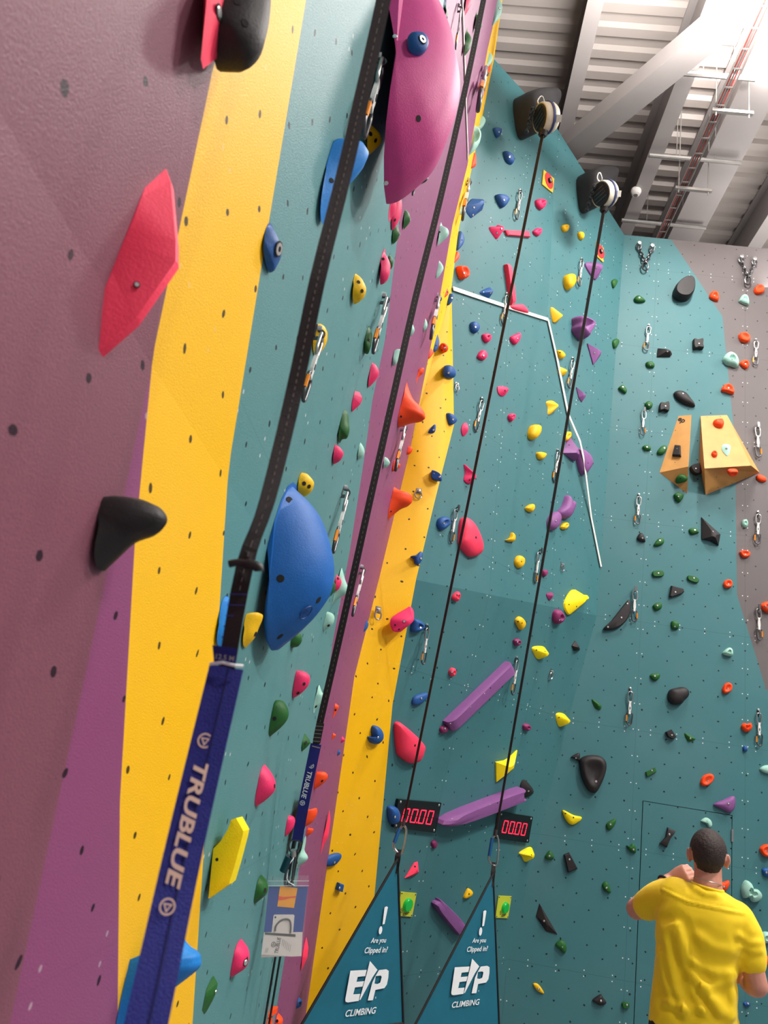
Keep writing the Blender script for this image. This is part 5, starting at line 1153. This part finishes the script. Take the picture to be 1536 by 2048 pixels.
for t, fn in ((g1, fn1), (g2, fn2)):
    for nm, polys in (('logo_letter', EP_E), ('logo_flash', [SLASH]), ('logo_letter', EP_P), ('exclamation_mark', [BANG, None])):
        bm = bmesh.new()
        for pl in polys:
            if pl: shape(bm, pl, None, fn); continue
            c, rr = fn(758.5, 1859.5), (fn(763, 1859)-fn(758.5, 1859)).length*.95
            bm.faces.new([bm.verts.new(c + gd*rr*.8*math.cos(k*.5236)+V((0, 0, rr*1.25*math.sin(k*.5236)))) for k in range(12)])
        bmesh.ops.remove_doubles(bm, verts=bm.verts, dist=1e-4)
        bobj(nm, bm, WHITE_P, t)
    for body, x0, y0, x1, y1, h in (('Are you', 739, 1883, 770, 1879, .045), ('Clipped in?', 726.5, 1903.5, 773, 1897.5, .05), ('CLIMBING', 688.5, 2026.5, 750, 2018, .042)):
        bm = bmesh.new(); a, b = fn(x0, y0), fn(x1, y1); b.z = a.z = (a.z+b.z)/2
        letter(bm, body, (a+b)/2, gd, gn, width=(b-a).length, height=h*sz if fn is fn2 else h, shear=.22, bold=.014); bobj('lettering', bm, WHITE_P, t)
    bm = bmesh.new(); letter(bm, 'R', fn(749, 1994), gd, gn, height=.012, bold=.01); bobj('registered_mark', bm, WHITE_P, t)
# third gate, almost edge-on beside the long wall
A3 = atY(577, 1738, 4.2); t = empty('belay_gate', (A3.x, A3.y, ZF), 'teal belay gate banner seen nearly edge-on beneath the plastic tag pouch', 'belay gate', 'belay gate by the long side wall'); o0 = t.location.copy()
a = A3-o0; L, R = atY(499, 2050, 3.9)-o0, atY(517, 2050, 4.36)-o0
kL = min((a.z-.05)/(a.z-L.z), (-.57-o0.x-a.x)/(L.x-a.x) if L.x < a.x else 9); L = a+(L-a)*kL; kR = min((a.z-L.z)/(a.z-R.z), (-.57-o0.x-a.x)/(R.x-a.x) if R.x < a.x else 9); R = a+(R-a)*kR
mobj('banner', [a, L, R], [(0, 1, 2)], GTEAL, t)
for e in (L, R):
    bm = bmesh.new(); tube(bm, [e, V((e.x+.02, e.y, .003))], .006, 6); bobj('tie_down', bm, GB_, t, 1)
    bm = bmesh.new(); tube(bm, [a, e], .0075, 8); bobj('edge_binding', bm, GB_, t, 1)
# --- auto belay units
CREAM = pmat('cream_housing', 'CFC8B4', .45, 0, .04); BAND = pmat('navy_band', '27366f', .6); VOLB = pmat('black_volume_texture', '2a2a2c', .6, 0, .05, 20, .2, 120)
def autobelay(vol_pts, vc, dc, ax, rope_px, label, vlabel, h):
    P0, N0 = hit(*vc); pts = pxl(vol_pts); mx_, my_ = sum(p[0] for p in pts)/len(pts), sum(p[1] for p in pts)/len(pts); pts = [(mx_+(x-mx_)*.9, my_+(y-my_)*.9) for x, y in pts]
    Nh = V((N0.x, N0.y, 0)).normalized()
    Q = catmull([onPlane(x, y, P0+Nh*h*.4, Nh)-Nh*h*.4 for x, y in pts], 4); c = sum(Q, V())/len(Q)
    bm = bmesh.new(); loft(bm, [[c+(q-c)*s+Nh*(h*z+.002) for q in Q] for s, z in ((1, 0), (1, .55), (.95, .8), (.8, .95), (.5, 1))])
    vol = bobj('mounting_volume', bm, VOLB, None, 1.0); tag(vol, vlabel, 'climbing volume', 'black mounting volumes for the auto belays')
    c3 = onPlane(dc[0], dc[1], P0+Nh*(h+.22), Nh); t = empty('auto_belay', c3, label, 'auto belay', 'auto belay units at the top of the angled middle wall')
    a = V(ax).normalized(); R = frame_z(a).to_4x4(); r, w = .17, .095
    bm = bmesh.new(); lathe(bm, [(.001, -w), (r*.80, -w), (r*.97, -w*.6), (r, -w*.4), (r, w*.75), (r*.95, w), (.001, w)], 20, R); bobj('housing', bm, CREAM, t, .5)
    bm = bmesh.new(); lathe(bm, [(.001, w+.012), (r*.80, w+.012), (r*.88, w+.001)], 24, R); sp = bobj('side_plate', bm, BLACK, t, .5)
    bm = bmesh.new()
    for k in range(4): bar(bm, a*(w+.016)+R.to_3x3() @ V((-.1, -.07+k*.045, 0)), a*(w+.016)+R.to_3x3() @ V((.1, -.07+k*.045, 0)), .012, .008, a)
    bobj('cooling_rib', bm, DSTEEL, sp)
    bm = bmesh.new(); rr = [[a*z + R.to_3x3() @ V((q*math.cos(k*math.pi/16), q*math.sin(k*math.pi/16), 0)) for q, z in ((r+.004, -.014), (r+.010, -.012), (r+.010, .012), (r+.004, .014))] for k in range(33)]
    loft(bm, rr, False); bobj('blue_band', bm, BAND, t, 1)
    u = V((0, 0, 1)); u = (u-a*u.dot(a)).normalized(); nv = nrm(c3); nv = (nv-a*nv.dot(a)).normalized()
    bm = bmesh.new(); box(bm, nv*(r+.001)-a*.055, (.075, .07, .008), Matrix((a.cross(nv)*-1, a, nv)).transposed()); bobj('rating_label', bm, pmat('grey_label', '9d998e', .5), t)
    bm = bmesh.new(); n0 = onPlane(rope_px[0][0], rope_px[0][1], P0+Nh*(h+.18), Nh)-c3
    lathe(bm, [(.001, .05), (.05, .05), (.055, .02), (.045, 0), (.055, -.02), (.035, -.05), (.001, -.05)], 14, Matrix.Translation(n0)); bobj('rope_nozzle', bm, BLACK, t, .7)
    hk = P0+Nh*(h*.9)+V((0, 0, .25))-c3
    bm = bmesh.new(); tube(bm, catmull([u*(r+.01)+a*.04, u*(r+.06)+a*.06, u*(r+.13), u*(r+.12)-a*.03, u*(r+.04)-a*.02], 4), .009, 6, True); bobj('carabiner', bm, STEEL, t, 1)
    bm = bmesh.new(); e1 = onPlane(vc[0]-14, vc[1]+38, P0+Nh*h*.7, Nh)-c3; chain(bm, u*r*.8+a*(w+.05), e1, 9, .022, .009); bobj('backup_chain', bm, DSTEEL, t, 1)
    return c3+n0, c3
n1, c1 = autobelay('1041 192 1052 182 1075 178 1102 180 1108 198 1098 225 1082 255 1066 276 1052 272 1044 235', (1066, 228), (1094, 236), (-.95, -.30, -.39), [(1086, 266)],
                   'first cream drum-shaped auto belay unit with navy band, nearer the giant pink volume', 'black rounded volume carrying the first auto belay unit', .32)
n2, c2 = autobelay('1166 350 1176 338 1200 335 1221 338 1224 352 1212 380 1198 405 1186 424 1174 418 1168 385', (1187, 385), (1212, 388), (-.86, -.44, -.52), [(1208, 418)],
                   'second cream drum-shaped auto belay unit with navy band, near the back wall top', 'black rounded volume carrying the second auto belay unit', .32)
def rope(n, Ab, apex, cpx, label, w0, w1, ymid):
    t = empty('belay_rope', Ab, label, 'belay rope', 'auto belay ropes in front of the angled middle wall'); o0 = t.location.copy()
    a = n-o0; b = Ab-o0; pts = [lerp(a, b, k/20) for k in range(21)]
    bm = bmesh.new(); ribbon(bm, pts, [w0+(w1-w0)*k/20 for k in range(21)], .004, None); bobj('webbing', bm, WEB, t)
    d = (b-a).normalized(); r0 = (ROT @ V((1, 0, 0)))
    bm = bmesh.new(); tube(bm, [b+V((0, 0, .0)), b+V((0, 0, -.055))], .014, 8); bobj('swivel', bm, DSTEEL, t, 1)
    ap = apex-o0
    bm = bmesh.new(); q = b+V((0, 0, -.05)); m = lerp(q, ap, .6)
    pts = [q, q+r0*.03+V((0, 0, -.04)), m+r0*.035, m+V((0, 0, -.06))+r0*.02, m-r0*.045+V((0, 0, -.01)), q-r0*.03+V((0, 0, -.05))]
    tube(bm, catmull(pts, 4), .0085, 6, True); cb = bobj('carabiner', bm, STEEL, t, 1)
    bm = bmesh.new(); tube(bm, [q-r0*.028+V((0, 0, -.02)), m-r0*.045+V((0, 0, .02))], .015, 8); bobj('locking_sleeve', bm, pmat('blue_anodised', '1b5e96', .35, .4), cb, 1)
    bm = bmesh.new(); ribbon(bm, [m+V((0, 0, -.03)), lerp(m, ap, .6), ap+V((0, 0, .02)), ap+V((0, 0, -.10))], [.035, .035, .045, .04], .006); bobj('loop', bm, WEB, t)
B1_ = onPlane(812, 1638, A1, gn)-gn*.02; B2_ = onPlane(996, 1660, A2, gn)-gn*.02
rope(n1, B1_, A1, None, 'long black belay rope running down from the first auto belay to the first banner', .045, .022, 0)
rope(n2, B2_, A2, None, 'long black belay rope running down from the second auto belay to the second banner', .05, .024, 0)
# ------------------------------------------------------------------ person in a yellow T-shirt
SKIN = pmat('warm_skin', 'C98C78', .55, 0, .08, 14, .05, 90); SHIRT = None; HAIR = pmat('dark_brown_hair', '2E211D', .7, 0, .3, 60, .6, 140)
TROU = pmat('black_trousers', '141416', .8); SHOE = pmat('dark_shoe', '2a2a2e', .6); SOLE = pmat('white_sole', 'd8d8d4', .6)
def shirt_mat():
    m = bpy.data.materials.new('yellow_shirt_cotton'); m.use_nodes = True; t = NT(m); p = t.n['Principled BSDF']
    tc = t.new('ShaderNodeTexCoord'); mp = t.new('ShaderNodeMapping'); mp.inputs['Rotation'].default_value = (0, math.radians(-38), 0); mp.inputs['Scale'].default_value = (7, 4, 1.3)
    t.link(tc.outputs['Object'], mp.inputs[0]); nz = t.new('ShaderNodeTexNoise'); nz.inputs['Scale'].default_value = 1.3; nz.inputs['Detail'].default_value = 1.2; nz.inputs['Roughness'].default_value = .45; t.link(mp.outputs[0], nz.inputs['Vector'])
    fine = t.new('ShaderNodeTexNoise'); fine.inputs['Scale'].default_value = 600; t.link(tc.outputs['Object'], fine.inputs['Vector'])
    h = t.m('ADD', nz.outputs['Fac'], t.m('MULTIPLY', fine.outputs['Fac'], .01))
    b = t.new('ShaderNodeBump'); b.inputs['Strength'].default_value = .6; b.inputs['Distance'].default_value = .04; t.link(h, b.inputs['Height']); t.link(b.outputs[0], p.inputs['Normal'])
    t.link(t.mix(nz.outputs['Fac'], rgb('F2C800'), rgb('FFDE00')), p.inputs['Base Color']); p.inputs['Roughness'].default_value = .75; p.inputs['Sheen Weight'].default_value = .1
    return m
SHIRT = shirt_mat()
BY = 3.38
PS = 1.0/.73; DY = .30
who = empty('person', (1.46*PS, (BY+DY)*PS, ZF), 'person from behind in yellow T-shirt with short dark hair, one hand at the chin', 'person'); O = who.location.copy(); who.scale = (PS,)*3
def J(px, py, Y=BY): return (atY(px, py, (Y+DY)*PS)-O)/PS
def ell(bm, c, r, rot=None, n=20):
    m = Matrix.Translation(c) @ (rot.to_4x4() if rot is not None else Matrix()) @ Matrix.Diagonal((*r, 1)); bmesh.ops.create_uvsphere(bm, u_segments=n, v_segments=n//2+2, radius=1, matrix=m)
def limb(bm, pts, rs, n=14): 
    pp = catmull(pts, 4, False); rr = []
    for i in range(len(pp)):
        t = i/4; k = min(int(t), len(rs)-2); rr.append(rs[k]+(rs[k+1]-rs[k])*min(1, t-k))
    tube(bm, pp, rr, n)
    ell(bm, pts[0], (rs[0],)*3, None, 14); ell(bm, pts[-1], (rs[-1],)*3, None, 14)
def hand(bm, Wr, d, n, side, curl, sc=1.0):
    """wrist, direction to the knuckles, back-of-hand normal, thumb side (+1/-1 along d x n), finger curl per joint"""
    d = d.normalized(); n = (n-d*n.dot(d)).normalized(); s = d.cross(n)*side
    rings = []
    for t, w, th in ((0, .027, .019), (.02, .031, .019), (.05, .038, .017), (.08, .041, .014), (.094, .039, .011)):
        rings.append([Wr + d*(t*sc) + (s*w*math.cos(a)+n*th*math.sin(a))*sc for a in [k*math.pi/7 for k in range(14)]])
    loft(bm, rings)
    for i, (off, L, r) in enumerate(((.029, .078, .0095), (.010, .088, .0100), (-.010, .081, .0094), (-.028, .064, .0084))):
        p = Wr + d*(.086*sc) + s*off*sc; dd = d.copy(); pts = [p-d*.02*sc, p]; rs = [r*1.1*sc, r*1.1*sc]
        ax = n.cross(d).normalized()
        for k, fr in enumerate((.45, .31, .24)):
            dd = Matrix.Rotation(curl[k]*(1+.07*i), 3, ax) @ dd; dd.normalize(); p = p+dd*(L*fr*sc); pts.append(p); rs.append(r*(1-.13*k)*sc)
        tube(bm, pts, rs, 8)
        for q, rr in zip(pts[1:], rs[1:]): ell(bm, q, (rr*1.04,)*3, None, 8)
    p = Wr + d*(.022*sc)+s*.026*sc; td = (d*.62+s*.70-n*.35).normalized(); pts = [p, p+td*.040*sc]; td = (d*.85+s*.1-n*.5).normalized(); pts += [pts[-1]+td*.032*sc]; td = (d*.8-s*.35-n*.45).normalized(); pts += [pts[-1]+td*.026*sc]
    tube(bm, pts, [.0155*sc, .0125*sc, .011*sc, .0085*sc], 8)
    for q, rr in zip(pts[1:], (.0128, .0112, .0088)): ell(bm, q, (rr*sc,)*3, None, 8)
VD = ray(1400, 1900); VD.z = 0; VD.normalize(); RV = V((VD.y, -VD.x, 0)); CW = atY(1400, 1900, (3.37+DY)*PS)
def JV(px, py, back=0.0): return (onPlane(px, py, CW-VD*back*PS, VD)-O)/PS
bm = bmesh.new()
Hc = JV(1416, 1711, -.03); fw = V((.30, 1, 0)).normalized(); rt = V((fw.y, -fw.x, 0)); RH = Matrix((rt, fw, V((0, 0, 1)))).transposed()
HS = .93; hp = lambda x, y, z: Hc + RH @ V((x*HS, y*HS, z*HS))
ell(bm, hp(0, -.012, .018), (0.0707, 0.0911, 0.0874), RH, 24); ell(bm, hp(0, .03, -.045), (0.0577, 0.0651, 0.0651), RH, 20)
ell(bm, hp(0, .062, -.088), (0.0316, 0.0298, 0.0260), RH, 14)                                                   # jaw, chin
ell(bm, hp(0, .088, .022), (0.0539, 0.0149, 0.0149), RH, 14)                                                    # brow
limb(bm, [hp(0, .092, .012), hp(0, .104, -.01), hp(0, .112, -.03)], [.011, .012, .016], 10)              # nose
ell(bm, hp(0, .086, -.062), (0.0251, 0.0130, 0.0074), RH, 12); ell(bm, hp(0, .085, -.073), (0.0223, 0.0130, 0.0074), RH, 12)   # lips
for s in (-1, 1):
    ell(bm, hp(.081*s, -.004, -.012), (0.0102, 0.0195, 0.0307), RH @ Matrix.Rotation(.3*s, 3, 'Z'), 14); ell(bm, hp(.088*s, -.014, -.004), (0.0074, 0.0121, 0.0251), RH @ Matrix.Rotation(.5*s, 3, 'Z'), 12)
    ell(bm, hp(.045*s, .066, -.018), (0.0205, 0.0149, 0.0149), RH, 12)
nb = JV(1414, 1795)
limb(bm, [hp(0, -.008, -.05), hp(0, -.018, -.10), nb], [.056, .057, .068], 16)
# trunk, legs (under the clothes)
pel = JV(1388, 2062); ch = JV(1400, 1880)
for c, r in ((lerp(nb, ch, .55), (.165, .085, .10)), (ch, (.165, .10, .16)), (lerp(ch, pel, .6), (.145, .095, .17)), (pel, (.14, .105, .11))): ell(bm, c, r, Matrix((RV, VD, V((0, 0, 1)))).transposed(), 20)
zf = lambda p, z: V((p[0], p[1], z-0))
legs = []
for s in (-1, 1):
    hpj = pel+V((.085*s, 0, -.04)); kn = V((pel.x+.11*s, .02, .48)); an = V((pel.x+.13*s, -.02, .10)); legs.append((hpj, kn, an))
    limb(bm, [hpj, lerp(hpj, kn, .5), kn, lerp(kn, an, .35), an], [.078, .075, .055, .056, .038]); limb(bm, [an+V((0, 0, -.04)), an+V((.0, .10, -.06)), an+V((.01*s, .16, -.075))], [.035, .035, .02])
# arms
sL, eL, wL = JV(1336, 1796, -0.010), JV(1273, 1818, -0.130), JV(1338, 1760, -0.290)
limb(bm, [sL, lerp(sL, eL, .55), eL], [.050, .048, .046]); limb(bm, [eL, lerp(eL, wL, .3), lerp(eL, wL, .75), wL], [.046, .046, .034, .029])
sR, eR, wR = JV(1480, 1842, -0.010), JV(1514, 1971, 0.010), JV(1494, 1969, -0.190)
limb(bm, [sR, lerp(sR, eR, .55), eR], [.050, .047, .043]); limb(bm, [eR, lerp(eR, wR, .3), lerp(eR, wR, .75), wR], [.043, .045, .034, .029])
hand(bm, wL, JV(1372, 1745, -0.270)-wL, V((-.2, -1, .35)), 1, (.7, .95, .5))
hand(bm, wR, JV(1484, 1945, -0.210)-wR, V((.6, .5, .2)), 1, (.75, .8, .5))
bmesh.ops.recalc_face_normals(bm, faces=bm.faces)
body = bobj('body', bm, SKIN, who, 3.2)
m = body.modifiers.new('r', 'REMESH'); m.mode = 'VOXEL'; m.voxel_size = .0052; m.use_smooth_shade = True
m = body.modifiers.new('s', 'SMOOTH'); m.factor = .5; m.iterations = 3
# eyes
for s in (-1, 1):
    bm = bmesh.new(); ell(bm, hp(.031*s, .076, .004), (.012, .012, .011), RH, 12); bobj('eye', bm, pmat('eye_white', 'e8e4de', .3, 0, 0), who, 3.2)
    bm = bmesh.new(); ell(bm, hp(.031*s, .0865, .004), (.0055, .003, .0055), RH, 10); bobj('iris', bm, pmat('brown_iris', '3a2418', .3, 0, 0), who, 3.2)
# hair
bm = bmesh.new(); bmesh.ops.create_uvsphere(bm, u_segments=72, v_segments=48, radius=1)
kill = []
for v in bm.verts:
    x, y, z = v.co
    front = .30 + .12*abs(x); back = -.86 + .12*abs(x)*abs(x)
    lim = back + (front-back)*max(0, min(1, (y+.30)/.85))**1.2
    ear = abs(x) > .66 and -.42 < y < .30 and z < .06
    if z < lim or ear: kill.append(v)
bmesh.ops.delete(bm, geom=kill, context='VERTS')
for v in bm.verts:
    x, y, z = v.co; k = 1 + .010*math.sin(23*x+9*z)*math.sin(19*y) + random.uniform(-.006, .006)
    taper = 1.0 if z > -.35 else 1.0-.10*min(1, (-.35-z)/.5)
    v.co = hp(x*.0795*k*(taper), (-.012+y*.1045*k) if y > 0 else (-.012+y*.106*k*(.94 if z < -.5 else 1)), .018+z*(.100 if z > 0 else .108)*k)
hair = bobj('hair', bm, HAIR, who, 3.2); m = hair.modifiers.new('s', 'SOLIDIFY'); m.thickness = .007; m.offset = -.2
# T-shirt
bm = bmesh.new(); rings = []
RG = [(1301, 2048, 1476, 2060, .138), (1305, 2000, 1473, 2010, .135), (1311, 1950, 1472, 1960, .13), (1314, 1900, 1477, 1912, .132), (1314, 1855, 1488, 1872, .132), (1318, 1818, 1490, 1842, .122), (1330, 1785, 1484, 1818, .105), (1352, 1769, 1468, 1798, .088), (1384, 1764, 1446, 1783, .072)]
for x0, y0, x1, y1, dp in RG:
    a, b = JV(x0, y0), JV(x1, y1); c = (a+b)/2; ux = (b-a)*.53
    ring = []
    for k in range(40):
        t = 2*math.pi*k/40; ca, sa = math.cos(t), math.sin(t); p = .80
        ring.append(c + ux*(abs(ca)**p*(1 if ca > 0 else -1)) + VD*dp*(abs(sa)**p*(1 if sa > 0 else -1)))
    rings.append(ring)
loft(bm, rings)
limb(bm, [JV(1352, 1797, -0.010), JV(1322, 1799, -0.050), lerp(sL, eL, .66)], [.088, .078, .064], 18)
limb(bm, [JV(1470, 1842, -0.010), JV(1492, 1880, -0.005), lerp(sR, eR, .62)], [.084, .076, .064], 18)
bmesh.ops.recalc_face_normals(bm, faces=bm.faces)
shirt = bobj('t_shirt', bm, SHIRT, who, 3.2)
m = shirt.modifiers.new('r', 'REMESH'); m.mode = 'VOXEL'; m.voxel_size = .009; m.use_smooth_shade = True
m = shirt.modifiers.new('s', 'SMOOTH'); m.factor = .5; m.iterations = 5
bpy.context.view_layer.update()
me = bpy.data.meshes.new_from_object(shirt.evaluated_get(bpy.context.evaluated_depsgraph_get())); shirt.modifiers.clear(); shirt.data = me
if not me.materials: me.materials.append(SHIRT)
for p in me.polygons: p.use_smooth = True
CR = lambda s_: [JV(1200+float(a.split(',')[0])/4.571, 1600+float(a.split(',')[1])/4.571, .11) for a in s_.split()]
FOLDS = [(CR('590,1180 620,1450 680,1700 780,1950'), .011, .020), (CR('700,1150 800,1420 930,1680 1180,1990'), .013, .022), (CR('640,1150 760,1500 860,1750 960,1930'), .009, .018), (CR('830,1580 950,1760 1080,1950'), .010, .016),
         (CR('535,1400 580,1650 650,1850'), .009, .016), (CR('900,1250 1050,1350 1250,1390'), .006, .022), (CR('880,1480 1020,1580 1220,1600'), .008, .020), (CR('960,1700 1100,1690 1230,1640'), .008, .018), (CR('560,830 800,930 1020,980 1320,1050'), .004, .006),
         (CR('860,800 960,860 1060,870'), .006, .012), (CR('1280,1250 1360,1330 1470,1330'), .006, .014), (CR('1290,1350 1380,1400 1480,1400'), .006, .013), (CR('600,1850 760,1900 930,1900'), .008, .016), (CR('1180,1600 1210,1800 1230,1980'), .007, .016)]
for v in me.vertices:
    n_ = v.normal
    nd = n_.dot(VD)
    if nd > .35: continue
    q = V((v.co.dot(RV), 0, v.co.z)); dsp = 0
    for pl, amp, wd in FOLDS:
        best = 9
        for a_, b_2 in zip(pl, pl[1:]):
            A_, B_ = V((a_.dot(RV), 0, a_.z)), V((b_2.dot(RV), 0, b_2.z)); e_ = B_-A_; t_ = max(0, min(1, (q-A_).dot(e_)/e_.dot(e_))); best = min(best, (q-A_-e_*t_).length)
        if best < wd*3: dsp += amp*(math.exp(-(best/wd)**2) - .45*math.exp(-((best-wd*1.6)/wd)**2))
    v.co += n_*dsp*max(0, min(1, 0.6-nd))
me.update()
bm = bmesh.new(); a, b = JV(1384, 1765), JV(1446, 1783); c = (a+b)/2; ux = (b-a)/2
tube(bm, [c + ux*1.0*math.cos(k*math.pi/12) + VD*.074*math.sin(k*math.pi/12) for k in range(24)], .0075, 6, True); bobj('collar', bm, SHIRT, who, 3.2)
bm = bmesh.new(); tube(bm, [c+V((0, 0, .022)) + ux*.9*math.cos(k*math.pi/12) + VD*.068*math.sin(k*math.pi/12)+V((0, 0, -.006*math.sin(k*math.pi/12))) for k in range(24)], .0022, 5, True); bobj('necklace', bm, STEEL, who, 3.2)
bm = bmesh.new(); d = (wL-eL).normalized(); q = frame_z(d); c = wL-d*.03
tube(bm, [c+q @ V((.036*math.cos(k*math.pi/8), .036*math.sin(k*math.pi/8), 0)) for k in range(16)], .006, 6, True); bobj('bracelet', bm, BLACK, who, 3.2)
bm = bmesh.new()
for hpj, kn, an in legs: limb(bm, [hpj+V((0, 0, .03)), lerp(hpj, kn, .5), kn, lerp(kn, an, .5), an+V((0, 0, .02))], [.098, .09, .078, .07, .062])
ell(bm, pel+V((0, 0, -.02)), (.145, .115, .11), None, 20)
tr = bobj('trousers', bm, TROU, who, 3.2); m = tr.modifiers.new('r', 'REMESH'); m.mode = 'VOXEL'; m.voxel_size = .012; m.use_smooth_shade = True
for (hpj, kn, an), s in zip(legs, (-1, 1)):
    bm = bmesh.new(); b0 = V((an.x, an.y, .0))
    loft(bm, [[b0+V((w*math.cos(k*math.pi/8)+.008*s, yo+l*math.sin(k*math.pi/8), z)) for k in range(16)] for w, l, yo, z in ((.046, .135, .055, .026), (.05, .14, .055, .05), (.047, .125, .045, .075), (.043, .08, .005, .10), (.044, .056, 0, .13))]); sh_ = bobj('shoe', bm, SHOE, who, 1.2)
    bm = bmesh.new(); loft(bm, [[b0+V((.05*math.cos(k*math.pi/8)+.008*s, .055+.143*math.sin(k*math.pi/8), z)) for k in range(16)] for z in (.001, .027)]); bobj('sole', bm, SOLE, sh_, .8)
# ------------------------------------------------------------------ give every one-mesh thing its own origin
for o in [o for o in bpy.data.objects if o.parent is None and o.type == 'MESH' and o.get('category') and o.location.length < 1e-6 and o.data.users == 1]:
    lo = [min(v.co[i] for v in o.data.vertices) for i in range(3)]; hi = [max(v.co[i] for v in o.data.vertices) for i in range(3)]
    c = V([(a+b)/2 for a, b in zip(lo, hi)])
    def sh(x, top):
        if x.type == 'MESH' and x.data.users == 1: x.data.transform(Matrix.Translation(-c))
        for ch in x.children: sh(ch, False)
    sh(o, True); o.location = c
for o in bpy.data.objects:
    if 'zone' in o: del o['zone']
